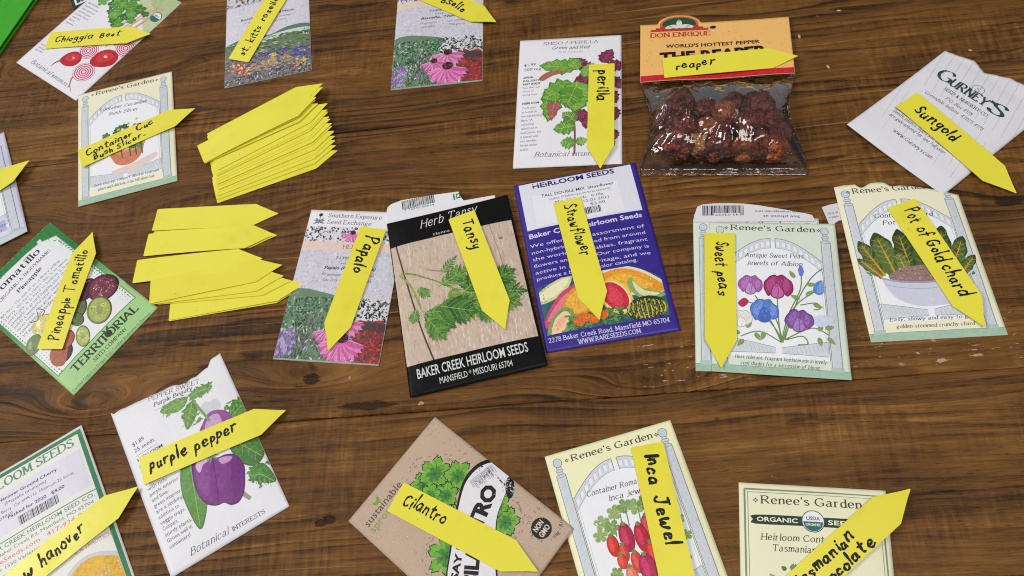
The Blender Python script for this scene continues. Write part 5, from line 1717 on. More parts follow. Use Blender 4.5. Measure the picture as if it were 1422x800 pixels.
# cilantro: brown kraft packet
KR = (192, 168, 148)
p = Packet([(-.1373, .1824), (-.071, .2334), (-.0044, .1391), (-.0707, .0881)], 'brown kraft seed packet with cartoon cilantro leaves and a white maraca', KR, z0=.0006, seed=23, belly=.0014, lift=(0, 0, .0014, 0), rough=.7)
a, w, h = p.art, p.w, p.h
a.specks(1500, (0, 0, w, h), [(182, 156, 136), (200, 178, 158), (172, 146, 126), (206, 186, 168), (186, 164, 146)], 1.0, asp=1.5)
a.text('sustainable', (4.9, 13.4), (38, 13.2), 4.8, (74, 66, 64))
a.text('sprout', (4.7, 18.8), (25, 18.6), 4.8, (128, 150, 66))
a.leaf(20, 8.6, 5, 2.6, 60, (110, 160, 50))
a.leaf(19.6, 8.6, 4, 2.2, 125, (110, 160, 50))
INKB = (22, 22, 22)
a.up()
for cx, cy, rr in ((52, 27, 17), (24, 66, 16), (60, 78, 14), (75, 100, 9.5), (66, 48, 22)):
    for i in range(46):
        an = a.rnd.uniform(0, 6.28)
        q = rr * a.rnd.uniform(.86, 1.06)
        x, y = cx + q * math.cos(an), cy + q * math.sin(an)
        d = (math.cos(an + 1.57), math.sin(an + 1.57)) if cx != 75 else (math.cos(an), math.sin(an))
        a.line([(x, y), (x + 1.7 * d[0], y + 1.7 * d[1])], .28, (110, 92, 84), lv=a.lv)
LG, LD = (112, 176, 56), (36, 70, 50)
for P in ([(50, 44), (44, 50), (40, 60)], [(24, 66), (34, 66), (44, 68)], [(52, 30), (52, 40), (48, 50)], [(60, 78), (54, 76), (48, 74)]):
    a.line(P, 2.2, INKB, smooth=True)
    a.line(P, 1.1, LG, smooth=True)
for x, y, r, an in ((46, 24, 8.5, 20), (56, 25, 10.5, 0), (64, 38, 9.5, 30), (50, 40, 8.2, 60), (44, 32, 7, 10), (24, 64, 12.5, 40), (33, 72, 8, 0), (61, 80, 9, 20), (66, 70, 7.4, 50), (43, 74, 6.5, 10), (20, 76, 8, 0)):
    a.frilly(x, y, r, LG, LD, an, 6, INKB, .75)
    a.frilly(x - r * .06, y + r * .04, r * .52, (70, 134, 58), LD, an + 20, 6)
# the white maraca, its domed head to the right
cap_ = cr([(4, 84), (14, 73), (26, 65.4), (40, 57), (52, 50), (64, 45), (76, 45.5), (85, 51), (87, 60), (80, 67), (70, 70.5), (60, 74), (50, 81), (38, 91), (26, 102), (14, 108)], 4, True)
cx_ = sum(q[0] for q in cap_) / len(cap_)
cy_ = sum(q[1] for q in cap_) / len(cap_)
a.poly([(q[0] + (q[0] - cx_) * .05, cy_ + (q[1] - cy_) * 1.09) for q in cap_], INKB)
a.poly(cap_, (226, 224, 230))
a.up()
for i in range(24):
    t = i / 24
    a.line([(66 + 17 * t, 46.4 + 4 * t), (64.5 + 17 * t, 50 + 4 * t + a.rnd.uniform(0, 4))], .4, (150, 150, 160), lv=a.lv)
a.text('SAY IT', (17, 78.5), (38, 67), 4.4, INKB, bold=.04)
a.text('CILAN', (20, 91), (47, 72.5), 8.6, INKB, bold=.05)
a.text('TRO', (47.5, 71), (73.5, 63.6), 9.4, INKB, bold=.05)
a.ell(78.6, 69, 2.8, 7.0, INKB, 50)
a.specks(26, (75.5, 64.5, 81.5, 73), [(200, 200, 200), (120, 120, 120)], .9, asp=1.2)
a.ell(71.5, 100, 6.3, 6.3, INKB, n=30)
a.text('NON', (67.6, 99.4), (75.2, 99.2), 3.3, (222, 206, 196), bold=.03)
a.text('GMO', (67.4, 104), (75.6, 103.8), 3.3, (222, 206, 196), bold=.03)
a.text('1g', (73, 110.4), (76.6, 110.2), 2.2, (70, 60, 58))
p.done()


# ------------------------------------------------------------------ bag of dried peppers
def cling_mat():
    t = NT('clear_plastic')
    co = t.obj()
    n = t.noise(co, 60, 2, .5, 1.2)
    n2 = t.noise(co, 32, 3, .5, .6)
    bp = t.n('ShaderNodeBump')
    bp.inputs['Strength'].default_value = .5
    bp.inputs['Distance'].default_value = .004
    t.put(bp.inputs['Height'], t.math('MULTIPLY_ADD', n2, 1.5, n))
    tr = t.n('ShaderNodeBsdfTransparent')
    tr.inputs[0].default_value = (.99, .99, .992, 1)
    gl = t.n('ShaderNodeBsdfAnisotropic')
    gl.inputs['Roughness'].default_value = .06
    gl.inputs['Color'].default_value = (1, 1, 1, 1)
    t.put(gl.inputs['Normal'], bp.outputs[0])
    fr = t.n('ShaderNodeFresnel')
    fr.inputs['IOR'].default_value = 1.5
    mx = t.n('ShaderNodeMixShader')
    t.put(mx.inputs[0], t.math('MULTIPLY_ADD', fr.outputs[0], 1.2, .03, clamp=True))
    t.put(mx.inputs[1], tr.outputs[0])
    t.put(mx.inputs[2], gl.outputs[0])
    t.put(t.out.inputs['Surface'], mx.outputs[0])
    return t.m


bag = bpy.data.objects.new('pepper_bag', None)
COL.objects.link(bag)
bag.location = (.187, .42, 0)
bag.empty_display_size = .03
tag(bag, 'clear plastic bag of dried peppers with an orange card header', 'bag')
BO = Vector(bag.location)
TLc, TRc, BRc, BLc = [Vector(q) for q in ((.1385, .453), (.2490, .4195), (.2212, .3309), (.1118, .3701))]


def bag_xy(s, t):
    q = TLc * (1 - s) * (1 - t) + TRc * s * (1 - t) + BRc * s * t + BLc * (1 - s) * t
    # the sides draw in where the filling swells
    ex = (TRc - TLc).normalized()
    pinch = .0075 * math.sin(math.pi * min(1, t * 1.12)) ** 1.2
    return q + ex * pinch * (1 - 2 * s)


def bag_h(s, t):
    e = (max(0, 1 - abs(2 * s - 1) ** 2.6)) * max(0, 1 - abs(2 * min(1, t / .93) - 1) ** 3.2) if t < .93 else 0
    n = noise.noise(Vector((s * 7, t * 6, 2.2))) * .0020 + noise.noise(Vector((s * 17, t * 14, 8))) * .0009 + abs(noise.noise(Vector((s * 9 + t * 6, t * 4 - s * 3, 5)))) * .0042
    # gathers under the header
    k = min(1, t / .26)
    k = k * k * (3 - 2 * k)
    g = math.exp(-((t - .10) / .06) ** 2) * (.0030 * math.sin(s * 22 + 5 * t) + .0014 * math.sin(s * 51))
    return .0008 + max(0, e) ** .42 * (.012 + .0135 * min(1, t / .45)) * k + (n * min(1, e * 4 + .1) + g * min(1, e * 3)) * k


nx, ny = 90, 80
vs, fs = [], []
for face in (0, 1):
    for j in range(ny + 1):
        for i in range(nx + 1):
            s, t = i / nx, j / ny
            q = bag_xy(s, t) - BO.xy
            z = bag_h(s, t) + .0006 if face == 0 else .0004
            vs.append((q.x, q.y, z))
N = (nx + 1) * (ny + 1)
for j in range(ny):
    for i in range(nx):
        k = j * (nx + 1) + i
        fs.append((k, k + nx + 1, k + nx + 2, k + 1))
        fs.append((N + k, N + k + 1, N + k + nx + 2, N + k + nx + 1))
ringi = [i for i in range(nx)] + [nx + j * (nx + 1) for j in range(ny)] + [ny * (nx + 1) + i for i in range(nx, 0, -1)] + [j * (nx + 1) for j in range(ny, 0, -1)]
for k in range(len(ringi)):
    a_, b_ = ringi[k], ringi[(k + 1) % len(ringi)]
    fs.append((a_, b_, N + b_, N + a_))
link('plastic_pouch', mesh('plastic_pouch', vs, fs, True), bag, cling_mat())


# header card, folded over the top of the pouch
HC = [Vector(q) for q in ((.1572, .5094), (.2664, .4746), (.2473, .4172), (.1377, .4504))]
HW, HH = 114.6, 61.0


def head_map(x, y):
    s, t = x / HW, y / HH
    q = HC[0] * (1 - s) * (1 - t) + HC[1] * s * (1 - t) + HC[2] * s * t + HC[3] * (1 - s) * t - BO.xy
    return q.x, q.y, .0028 + .0026 * t - .0010 * math.sin(math.pi * s) * (1 - t) + .0006 * math.sin(s * 9) * t


class HeaderCard:
    @staticmethod
    def height(X, Y):
        q = Vector((X, Y))
        a0 = (q - HC[0]).dot((HC[1] - HC[0]).normalized()) * 1000
        d = (HC[1] - HC[0]).normalized()
        b0 = (q - HC[0]).dot(Vector((d.y, -d.x))) * 1000
        if -3 < a0 < HW + 3 and 0 < b0 < HH + 2:
            return head_map(a0, b0)[2] + .0002
        return None


SURF.append(HeaderCard)
nx, ny = 60, 30


def card_top(x):
    # the arch that rises above the card's top edge
    u_ = (x - 30.5) / 16.5
    arch = -9.6 * max(0, 1 - u_ * u_) ** .5 if abs(u_) < 1 else 0
    return arch


vs, fs = [], []
for face in (0, 1):
    for j in range(ny + 1):
        for i in range(nx * 2 + 1):
            x = HW * i / (nx * 2)
            y0 = card_top(x)
            y = y0 + (HH - y0) * j / ny
            X, Y, Z = head_map(x, y)
            vs.append((X, Y, Z if face == 0 else Z - .0005))
M = nx * 2 + 1
N = M * (ny + 1)
for j in range(ny):
    for i in range(M - 1):
        k = j * M + i
        fs.append((k, k + M, k + M + 1, k + 1))
        fs.append((N + k, N + k + 1, N + k + M + 1, N + k + M))
ringi = [i for i in range(M - 1)] + [M - 1 + j * M for j in range(ny)] + [ny * M + i for i in range(M - 1, 0, -1)] + [j * M for j in range(ny, 0, -1)]
for k in range(len(ringi)):
    a_, b_ = ringi[k], ringi[(k + 1) % len(ringi)]
    fs.append((a_, b_, N + b_, N + a_))
hm = mesh('header_card', vs, fs)
hm.polygons.foreach_set('use_smooth', [i < 2 * ny * (M - 1) for i in range(len(hm.polygons))])
hcard = link('header_card', hm, bag, paper((240, 188, 112), .42))
a = Art(head_map, (.3, -12, HW - .3, HH - .3), lambda x, y: y > card_top(x) + .2, 31)
a.specks(170, (2, 1, HW - 2, HH - 8), [(222, 166, 92), (228, 172, 98), (208, 154, 88)], 1.8, asp=4)
a.rect(0, HH - 6.2, HW, HH, (204, 34, 54))
# logo: green arch on a stepped red base, orange rim
a.poly([(30.5 + 15 * math.cos(t), .8 - 8.8 * math.sin(t)) for t in [i * math.pi / 24 for i in range(25)]] + [(15.5, 6), (45.5, 6)][::1], (214, 96, 54))
a.poly([(30.5 + 13.2 * math.cos(t), .8 - 7.6 * math.sin(t)) for t in [i * math.pi / 24 for i in range(25)]] + [(17.3, 6), (43.7, 6)], (38, 82, 60))
a.poly([(8, 8.4), (8, 6.2), (12, 6.2), (12, 4.4), (15.5, 4.4), (15.5, 2.8), (20, 2.8), (20, 5.2), (41, 5.2), (41, 2.8), (45.5, 2.8), (45.5, 4.4), (49, 4.4), (49, 6.2), (53, 6.2), (53, 8.4)], (186, 60, 44))
for x, y, rx, ry, an in ((24, 3.4, 4.6, 1.9, -18), (37, 3.2, 4.8, 1.9, 14), (30.5, .2, 2.2, 4.2, 0), (28, 3.8, 3, 1.6, 10), (33.6, 3.8, 3, 1.6, -10)):
    a.ell(x, y, rx, ry, (218, 220, 214), an)
for x, y, an in ((25, 4, 150), (36, 4, 30), (30.5, -1, 90)):
    a.leaf(x, y, 4, 1.4, an, (150, 176, 160))
a.text('DON ENRIQUE', (8, 14.6), (54, 14.4), 4.6, (176, 52, 42), 'roman', contrast=.55, pen=.2)
a.text("WORLD'S HOTTEST PEPPER", (20, 26.6), (91, 26.8), 3.7, (46, 30, 24), bold=.03)
a.text('THE REAPER', (15.5, 41.6), (95, 39.6), 10.2, (24, 18, 18), bold=.05)
a.ell(56.5, 6, 2.6, 1.8, (52, 34, 22), -6)
a.ring(56.5, 6, 2.7, 1.9, .35, (226, 190, 140), -6)
a.build(hcard, INK)

# the barcode panel on the card's folded back, peeping out at the right
vs = []


def pepper_mat(name, c0, c1, c2):
    t = NT(name)
    co = t.obj()
    oi = t.n('ShaderNodeObjectInfo')
    v = t.n('ShaderNodeVectorMath', operation='ADD')
    t.put(v.inputs[0], co)
    cx = t.vec(t.math('MULTIPLY', oi.outputs['Random'], 3), 0, 0)
    t.put(v.inputs[1], cx)
    f = t.noise(v.outputs[0], 190, 4, .65)
    f2 = t.noise(v.outputs[0], 520, 3, .6)
    col = t.ramp(t.math('MULTIPLY_ADD', f2, .35, t.math('MULTIPLY', f, .8)), [(.36, lin(c0)), (.56, lin(c1)), (.78, lin(c2))])
    t.put(t.b.inputs['Base Color'], col)
    t.b.inputs['Roughness'].default_value = .34
    t.b.inputs['Coat Weight'].default_value = .25
    t.b.inputs['Coat Roughness'].default_value = .2
    t.bump(t.math('MULTIPLY_ADD', f2, .6, f), .9, .003)
    return t.m


PM = [pepper_mat('dried_pepper_skin', (48, 16, 11), (108, 37, 23), (158, 76, 42)),
      pepper_mat('amber_pepper_skin', (84, 32, 16), (146, 66, 28), (194, 122, 58)),
      pepper_mat('golden_pepper_skin', (140, 84, 34), (200, 144, 66), (228, 190, 114))]
SCAR = plain('pepper_stem_scar', (196, 168, 104), .6)

PEP = [((.1592, .4175), .0098, 0, 'dark wrinkled dried pepper at the top left inside the bag, below the card'),
       ((.1418, .4085), .0074, 0, 'small dark dried pepper against the upper left side of the bag'),
       ((.1510, .3955), .0104, 0, 'big wrinkled maroon dried pepper left of the amber one in the bag'),
       ((.1681, .3893), .0084, 1, 'amber dried pepper in the middle of the bag, just above the golden one'),
       ((.1855, .3972), .0088, 1, 'brownish amber dried pepper at the top centre of the bag, below the card'),
       ((.1550, .3774), .0084, 2, 'small golden puckered dried pepper, palest in the bag'),
       ((.2094, .3949), .0106, 0, 'large maroon dried pepper at the top right inside the bag'),
       ((.1960, .3800), .0110, 0, 'large dark wrinkled pepper just above the round one with a pale stem scar'),
       ((.2144, .3796), .0082, 0, 'dark dried pepper on the right side between the large maroon and the orange ones'),
       ((.2155, .3668), .0074, 0, 'small dark dried pepper squeezed against the right side of the bag'),
       ((.1682, .3680), .0096, 0, 'reddish brown pepper left of the round one with a pale stem scar'),
       ((.1858, .3612), .0100, 1, 'smooth round orange brown pepper showing a pale stem scar'),
       ((.2045, .3545), .0098, 1, 'orange translucent dried pepper at the lower right of the bag'),
       ((.1440, .3790), .0108, 0, 'dark flattened dried pepper at the lower left of the bag'),
       ((.1362, .3892), .0068, 0, 'small blackish dried pepper on the left edge below the upper left one'),
       ((.1745, .3778), .0078, 0, 'dark red pepper half hidden in the centre between amber and maroon ones'),
       ((.1968, .3535), .0056, 0, 'little dark pepper fragment near the bottom of the bag, right of centre'),
       ((.1590, .3872), .0066, 0, 'small dark pepper tucked above the golden one in the bag'),
       ((.1795, .3885), .0070, 0, 'small reddish pepper between the two ambers at the centre of the bag'),
       ((.2010, .3700), .0066, 0, 'small dark pepper above the orange one at the lower right of the bag'),
       ((.1745, .4080), .0072, 0, 'small dark pepper near the card, between the top left and top centre ones'),
       ((.1560, .3700), .0060, 0, 'small maroon pepper just below the golden one in the bag'),
       ((.1960, .4070), .0066, 0, 'small dark pepper near the card, left of the large top right one')]
for i, ((x, y), r, m, lab) in enumerate(PEP):
    bm = bmesh.new()
    bmesh.ops.create_icosphere(bm, subdivisions=5, radius=1)
    sq = .80
    smooth_one = 'smooth' in lab
    for v in bm.verts:
        d = v.co.normalized()
        o = Vector((i * 4.1, i * 1.7, 0))
        k = noise.noise(d * 1.2 + o) * .30 + noise.noise(d * 2.3 + o) * .12
        ridge = 1 - abs(noise.noise(d * 3.0 + o * 1.3)) * 2
        k2 = ridge * .15 - abs(noise.noise(d * 5.5 + o)) * .24 - abs(noise.noise(d * 12 + o)) * .10 + noise.noise(d * 24 + o) * .03
        if smooth_one:
            k, k2 = k * .4, k2 * .22
        if m == 2:
            an = math.atan2(d.y, d.x)
            k2 += .10 * math.cos(an * 9) * (1 - abs(d.z)) - .35 * max(0, d.z - .75) + .06 * noise.noise(d * 11 + o)
        v.co = d * (1 + k + k2)
        v.co.z *= sq
    me = bpy.data.meshes.new('dried_pepper')
    bm.to_mesh(me)
    bm.free()
    me.polygons.foreach_set('use_smooth', [True] * len(me.polygons))
    o = link('dried_pepper', me, None, PM[m])
    for v in me.vertices:
        v.co *= r * 1.02
    zmin = min(v.co.z for v in me.vertices)
    zmax = max(v.co.z for v in me.vertices)
    o.location = (x, y, .0009 - zmin)
    o.rotation_euler = (0, 0, i * 1.3)
    tag(o, lab if i else 'dark wrinkled dried pepper at the top left inside the bag', 'dried pepper', 'dried peppers in the bag')
    if smooth_one or m == 2:
        b2 = bmesh.new()
        for kx in range(7):
            an = kx * 2 * math.pi / 7
            bmesh.ops.create_cone(b2, cap_ends=True, segments=6, radius1=.0007, radius2=.0003, depth=.001, matrix=Matrix.Translation((.001 * math.cos(an), .001 * math.sin(an), 0)))
        bmesh.ops.create_cone(b2, cap_ends=True, segments=10, radius1=.0011, radius2=.0008, depth=.0008)
        ms = bpy.data.meshes.new('stem_scar')
        b2.to_mesh(ms)
        b2.free()
        sc = link('stem_scar', ms, o, SCAR)
        dirv = Vector((.35, -.15, .86)).normalized() if smooth_one else Vector((0, 0, 1))
        hit = max((v for v in me.vertices), key=lambda v: v.co.normalized().dot(dirv))
        sc.location = hit.co
        sc.rotation_euler = dirv.to_track_quat('Z', 'Y').to_euler()

# ------------------------------------------------------------------ yellow plant tags
TL_, TW_, TS_, TT_ = .1, .02, .0806, .0003


def bow(l, b):
    return b * 4 * l * (TL_ - l) / TL_ ** 2


def tag_mesh(b):
    # pointed strip with faintly softened corners, bowed a little along its length
    ch = .0006
    st = [(0, TW_ / 2 - ch), (ch, TW_ / 2)] + [(ch + (TS_ - ch) * i / 14, TW_ / 2) for i in range(1, 15)] + [(TS_ + (TL_ - TS_) * i / 4, max(.0003, TW_ / 2 * (1 - i / 4))) for i in range(1, 5)]
    vs, fs = [], []
    for l, h in st:
        z = bow(l, b)
        vs += [(l, h, z + TT_), (l, -h, z + TT_), (l, -h, z), (l, h, z)]
    for i in range(len(st) - 1):
        k = i * 4
        for j in range(4):
            j2 = (j + 1) % 4
            fs.append((k + j, k + j2, k + 4 + j2, k + 4 + j))
    fs.append((3, 2, 1, 0))
    k = (len(st) - 1) * 4
    fs.append((k, k + 1, k + 2, k + 3))
    me = mesh('plant_tag', vs, fs)
    me.materials.append(TAGM)
    return me


BOWS = [.0001, .0004, .0008, .0012]
TAG_ME = [tag_mesh(b) for b in BOWS]
TAGS = []


class TagSurf:
    def __init__(self, x, y, ang, z0, slope):
        self.p = (x, y, math.cos(ang), math.sin(ang), z0, slope)

    def height(self, X, Y):
        x, y, c, s, z0, k = self.p
        u_, v_ = (X - x) * c + (Y - y) * s, -(X - x) * s + (Y - y) * c
        if -.0003 < u_ < TL_ and abs(v_) < TW_ / 2 + .0003:
            lim = TW_ / 2 if u_ < TS_ else TW_ / 2 * (TL_ - u_) / (TL_ - TS_)
            if abs(v_) <= lim + .0003:
                return z0 + k * u_ + TT_
        return None


def drop(x, y, ang, surfs):
    """rest a stiff strip on whatever lies below it: returns butt height and slope"""
    c, s = math.cos(ang), math.sin(ang)
    H = []
    for i in range(41):
        l = TL_ * i / 40
        lim = TW_ / 2 if l < TS_ else TW_ / 2 * (TL_ - l) / (TL_ - TS_)
        m = 0.00005
        for k in (-1, -.5, 0, .5, 1):
            X, Y = x + l * c - k * lim * s, y + l * s + k * lim * c
            for f in surfs:
                h = f.height(X, Y)
                if h is not None and h > m:
                    m = h
        H.append((l, m))
    best = None
    # the lowest line above all the points, measured by its middle
    for k in [i * .001 for i in range(-90, 91)]:
        z0 = max(m - k * l for l, m in H)
        if z0 < 0.00005 or z0 + k * TL_ < 0.00005:
            continue
        mid = z0 + k * TL_ / 2 + abs(k) * .002
        if best is None or mid < best[0]:
            best = (mid, z0, k)
    return best[1] + .0001, best[2]


def plant_tag(x, y, deg, label, words=(), z=None, group='yellow plant tags', bend=None):
    ang = R(deg)
    bend = (len(label) % 3 + 1) if bend is None else bend
    if z is None:
        z0, k = drop(x, y, ang, SURF)
    else:
        z0, k = z
    o = bpy.data.objects.new('plant_tag', TAG_ME[bend])
    COL.objects.link(o)
    o.location = (x, y, z0)
    o.rotation_euler = (0, -math.atan(k), ang)
    tag(o, label, 'plant tag', group)
    if words:
        art = Art(lambda a_, b_: (a_ / 1000, -b_ / 1000, TT_ + bow(a_ / 1000, BOWS[bend])), (.5, -9.7, 99, 9.7), None, int(abs(x) * 9000) + len(label))
        art.cur = 'handwriting'
        for w_ in words:
            s, l0, b0, l1, b1, size = w_[:6]
            art.text(s, (l0, b0), (l1, b1), size * .93, (20, 19, 22), 'hand', pen=w_[6] if len(w_) > 6 else .150, jit=.12, slant=.12)
        art.build(o, MARKER, step=3e-6, base=5e-5, maxlen=3)
    SURF.append(TagSurf(x, y, ang, z0, k))
    TAGS.append(o)
    return o


ON = 'yellow pointed tag handwritten '
plant_tag(-.3398, .6904, -17.6, ON + 'Chioggia Beet, on the beet packet', [('Chioggia', 8, 2.6, 45, 1.8, 7.4), ('Beet', 52, 1.2, 71, 0, 6.6)])
plant_tag(-.3086, .5377, 11.2, ON + 'Container Cuc Bush Slicer in two lines, on the cucumber packet', [('Container', 6, .4, 45, -.2, 6.6, .175), ('Cuc', 50, -2.4, 64, -2.6, 6.2, .18), ('Bush', 11, 8.2, 27, 7.6, 6.2, .18), ('Slicer-', 31, 7.4, 56, 6.4, 6.0, .16)])
plant_tag(-.4402, .5045, 27.5, 'yellow tag on the lavender packet, only its blank pointed end in view', [('Giant Zinnia', 4, 2, 46, 1, 7)])
plant_tag(-.1692, .5973, 56.8, ON + 'st. kitts roselle, on the landscape packet', [('st.', 6, 3, 16, 3, 7.6), ('kitts', 21, 3, 39, 3, 7.6), ('roselle', 46, 2.6, 74, 2.4, 7.6)])
plant_tag(-.0165, .6330, -49.5, ON + 'roselle, half out of view above the coneflower packet', [('thai red', 4, 3, 34, 3, 7), ('roselle', 38, 3, 68, 3.4, 8.6)])
plant_tag(.1164, .4809, -107.5, ON + 'perilla, on the shiso packet', [('perilla', 7, 2.6, 37, 2.2, 10.4)])
plant_tag(.15845, .45685, -14.45, ON + 'reaper, across the orange header of the pepper bag', [('reaper', 9.5, 2.6, 38.5, 1.2, 8.2)])
plant_tag(.3092, .3663, -71.5, ON + 'Sungold, on the white ruled envelope', [('Sungold', 10.5, 3.0, 46, 2.0, 9.6)])
plant_tag(.1465, .3040, -109.7, ON + 'Sweet peas, on the sweet pea packet', [('Sweet', 7, 2.6, 26, 2.4, 8.8), ('peas', 31, 1.8, 48, 1.6, 8.2)])
plant_tag(.2680, .2875, -86.5, ON + 'Pot of Gold chard, on the chard packet', [('Pot', 6, 1.6, 17, 1.6, 9.4), ('of', 22, 1.6, 29, 1.6, 9), ('Gold', 33, 1.4, 49, 1.2, 9.2), ('chard', 53, 1.8, 76, 1.8, 9.2)])
plant_tag(.0555, .3662, -93.3, ON + 'Strawflower, on the violet blue packet', [('Strawflower', 4.5, 2.6, 49, .6, 9.2, .14)])
plant_tag(-.0204, .3777, -85.3, ON + 'Tansy, on the black packet', [('Tansy', 6, 1.6, 32, 1.0, 9.0, .15)])
plant_tag(-.0852, .3897, -118.15, ON + 'Papalo, on the coneflower packet with white header', [('Papalo', 7, 3.2, 37, 3.2, 10.4)])
plant_tag(-.3310, .3660, 71.65, ON + 'Pineapple Tomatillo, on the green bordered packet', [('Pineapple', 7, 4, 41, 3.4, 9.0, .14), ('Tomatillo', 46, 3.2, 83, 2.4, 9.0, .14)])
plant_tag(-.2661, .2526, 8.35, ON + 'purple pepper, on the torn white bell pepper packet', [('purple', 6, 2.0, 31, 1.4, 9.0, .18), ('pepper', 37, 1.4, 66, .4, 9.0, .16)])
plant_tag(-.3585, .1975, 27.1, ON + 'new hanover, on the green framed packet at the bottom left', [('new', 4, 2.8, 22, 2.8, 9.6, .17), ('hanover', 28, 2.4, 60, 2.2, 9.6, .155)])
plant_tag(-.1052, .1882, -42.5, ON + 'Cilantro, on the brown kraft packet', [('Cilantro', 6.5, 1.8, 36, 1.4, 8.6)])
plant_tag(.0527, .1757, -96.1, ON + 'Inca Jewel, on the pale yellow packet', [('Inca', 6.5, 2.6, 25, 2.2, 9.6, .17), ('Jewel', 33, 2.6, 61, 2.2, 9.6, .155)])
plant_tag(.0958, .0670, 23.6, ON + 'Tasmanian Chocolate in two lines, on the plain cream organic packet', [('Tasmanian', 10, -.6, 55, -.6, 7.4, .175), ('Chocolate', 16, 8.6, 62, 8.6, 7.4, .175)])

# loose blank tags in the row between the stack and the papalo packet
ROW = 'blank yellow tags laid out in a row'
plant_tag(-.2428, .3730, -7.8, 'blank yellow tag, lowest of the fanned row, its edge showing beneath another', (), (.0003, .004), ROW, 0)
plant_tag(-.2417, .3734, -7.4, 'blank yellow tag whose long tip reaches the papalo packet', (), (.0008, .009), ROW, 0)
plant_tag(-.2493, .3890, -13.3, 'blank yellow tag mostly covered, its tip just left of the longest-reaching one', (), (.0013, .010), ROW, 0)
plant_tag(-.2546, .3902, -10.7, 'blank yellow tag showing a narrow strip beneath the one touching the green packet', (), (.0021, .007), ROW, 0)
plant_tag(-.2558, .3908, -5.6, 'blank yellow tag with its square end over the corner of the green packet', (), (.0029, .002), ROW)
plant_tag(-.2675, .4140, -12.9, 'blank yellow tag third down in the row, its square end farthest left', (), (.0012, .018), ROW)
plant_tag(-.2542, .4370, -15.4, 'blank yellow tag peeping out under the second tag of the row', (), (.0003, 0), ROW, 0)
plant_tag(-.2582, .4356, -14.3, 'blank yellow tag second from the top of the row', (), (.0009, .002), ROW)
plant_tag(-.2506, .4575, -16.1, 'blank yellow tag at the top of the row, lying clear on the wood', (), (.0003, 0), ROW, 0)

# the fanned stack of blank tags
PILE = 'blank yellow tags in the fanned stack'
pile = [(-.2012, .4663, 4.2), (-.2013, .4690, 5.6), (-.2009, .4721, 6.5), (-.2004, .4754, 7.1), (-.2002, .4778, 8.7), (-.2005, .4805, 9.9), (-.2003, .4823, 10.6), (-.1999, .4847, 11.7), (-.2003, .4866, 11.9),
        (-.1999, .4890, 13.2), (-.2000, .4909, 13.5), (-.1987, .4940, 15.3), (-.1994, .5122, 15.3), (-.1988, .5148, 16.0), (-.2073, .5038, 10.5), (-.2080, .5045, 12.4), (-.2063, .5040, 13.4)]
pile_lab = {0: 'blank yellow tag at the very bottom of the fanned stack, its whole lower edge showing', 16: 'blank yellow tag on top of the fanned stack, with a glare on it', 13: 'blank yellow tag sticking out farthest at the upper side of the fanned stack',
            12: 'blank yellow tag peeping from just under the uppermost-lying one of the fanned stack', 15: 'blank yellow tag directly beneath the top one of the fanned stack', 14: "blank yellow tag with its left end jutting out under the stack's top pair"}
rp = random.Random(8)
n = 0
for i, (x, y, d) in enumerate(pile):
    reps = 2 if i in (1, 2, 4, 6, 9, 11) else 1
    for r_ in range(reps):
        z = .0003 + .00033 * n
        n += 1
        jx, jy, jd = (rp.uniform(-.0006, .0006), rp.uniform(-.0003, .0010), rp.uniform(-.3, .3)) if r_ else (0, 0, 0)
        # the parallax of the pile's height is taken out of the measured outline
        f = 1 - (z - .0004 * i) / .5349
        plant_tag(x * f + jx * 1.0, y * f + jy, d + jd, pile_lab.get(i, 'blank yellow tag in the middle of the fanned stack, only a thin strip showing'), (), (z, (.0 if i < 16 else .012) + rp.uniform(-.0006, .0006)), PILE, 0 if i < 15 else 2)

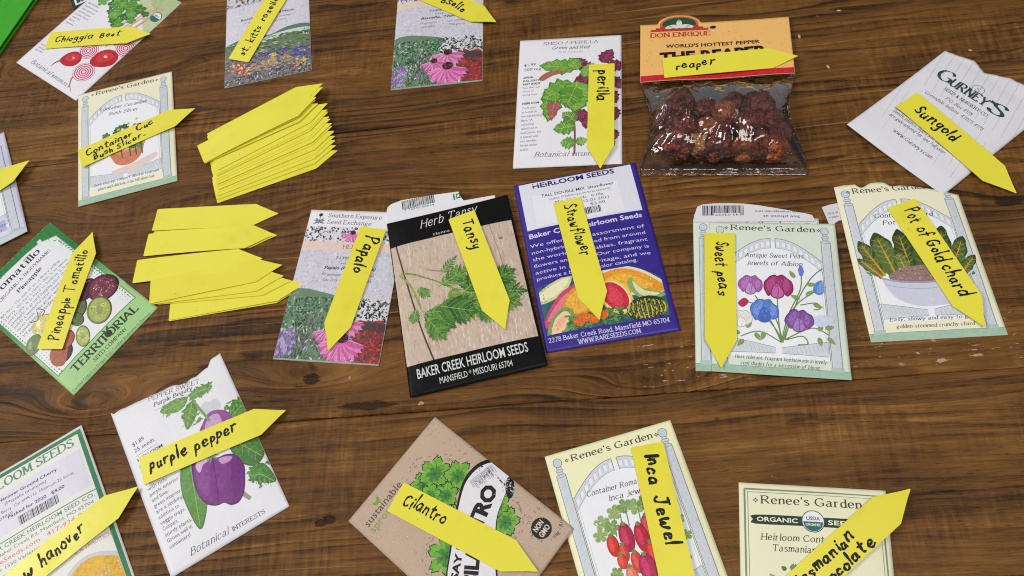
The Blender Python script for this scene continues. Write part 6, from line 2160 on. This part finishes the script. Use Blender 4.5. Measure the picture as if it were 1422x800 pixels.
# ------------------------------------------------------------------ green box at the corner
gm = plain('green_card', (62, 172, 34), .5, .3)
dirv = (Vector((-.355, .750)) - Vector((-.384, .6987))).normalized()
nrm = Vector((-dirv.y, dirv.x))
p0 = Vector((-.384, .6987)) - dirv * .08
Lg, Wg = .26, .20
gb = bpy.data.objects.new('green_folder', None)
COL.objects.link(gb)
gb.location = (p0.x, p0.y, 0)
gb.rotation_euler = (0, 0, math.atan2(dirv.y, dirv.x))
tag(gb, 'bright green card folder poking in at the top left corner', 'folder')
for nm, z0, z1, inset in (('back_cover', .0003, .0011, 0), ('paper_sheets', .0012, .0036, .004), ('front_cover', .0037, .0046, .0004)):
    bm = bmesh.new()
    for z in (z0, z1):
        for q in ((inset, inset), (Lg - inset, inset), (Lg - inset, Wg - inset), (inset, Wg - inset)):
            bm.verts.new((q[0], q[1], z))
    bm.verts.ensure_lookup_table()
    v = bm.verts
    for f in ((3, 2, 1, 0), (4, 5, 6, 7), (0, 1, 5, 4), (1, 2, 6, 5), (2, 3, 7, 6), (3, 0, 4, 7)):
        bm.faces.new([v[i] for i in f])
    bmesh.ops.bevel(bm, geom=list(bm.edges), offset=.0002, segments=2, affect='EDGES')
    me = bpy.data.meshes.new(nm)
    bm.to_mesh(me)
    bm.free()
    link(nm, me, gb, gm if 'cover' in nm else paper((222, 222, 222)))

# ------------------------------------------------------------------ crumbs on the wood
cm = plain('pale_wood_chip', (206, 184, 150), .7)
for (x, y), r, lab in (((.305, .4686), .0022, 'pale crumb on the wood up and left of the ruled envelope'), ((.267, .4546), .0026, 'pale wood chip just right of the orange card header'),
                       ((.2745, .4186), .0024, 'greyish chip on the wood below and right of the orange header'), ((.3742, .3967), .0020, 'small pale crumb beside the torn edge of the ruled envelope'),
                       ((-.0781, .2458), .0030, 'pale curled shaving below the corner of the black packet'), ((-.1216, .2783), .0020, 'pale chip below the pink coneflower packet'),
                       ((.3165, .482), .0018, 'white speck high on the bare wood in the top right')):
    bm = bmesh.new()
    curl = 2.6 if 'curled' in lab else .9
    n = 9
    rows = []
    for i in range(n):
        an = -curl / 2 + curl * i / (n - 1)
        q = i / (n - 1)
        w_ = r * (.14 + .26 * math.sin(math.pi * q) + .08 * math.sin(q * 17 + x * 90))
        rad = r * 1.5 / curl
        c = Vector((math.sin(an) * rad, rad - math.cos(an) * rad, 0))
        d = Vector((-math.sin(an), math.cos(an), 0))
        rows.append([bm.verts.new(c - d * w_ + Vector((0, 0, .0002))), bm.verts.new(c + Vector((0, 0, .0005 + w_ * .7))), bm.verts.new(c + d * w_ + Vector((0, 0, .0002)))])
    for i in range(n - 1):
        for j in range(3):
            k = (j + 1) % 3
            bm.faces.new((rows[i][j], rows[i][k], rows[i + 1][k], rows[i + 1][j]))
    bm.faces.new(rows[0])
    bm.faces.new(rows[-1][::-1])
    bmesh.ops.recalc_face_normals(bm, faces=bm.faces)
    me = bpy.data.meshes.new('wood_chip')
    bm.to_mesh(me)
    bm.free()
    o = link('wood_chip', me, None, cm)
    o.location = (x, y, 0)
    o.rotation_euler = (0, 0, x * 40)
    tag(o, lab, 'wood chip', 'pale crumbs scattered on the wood')
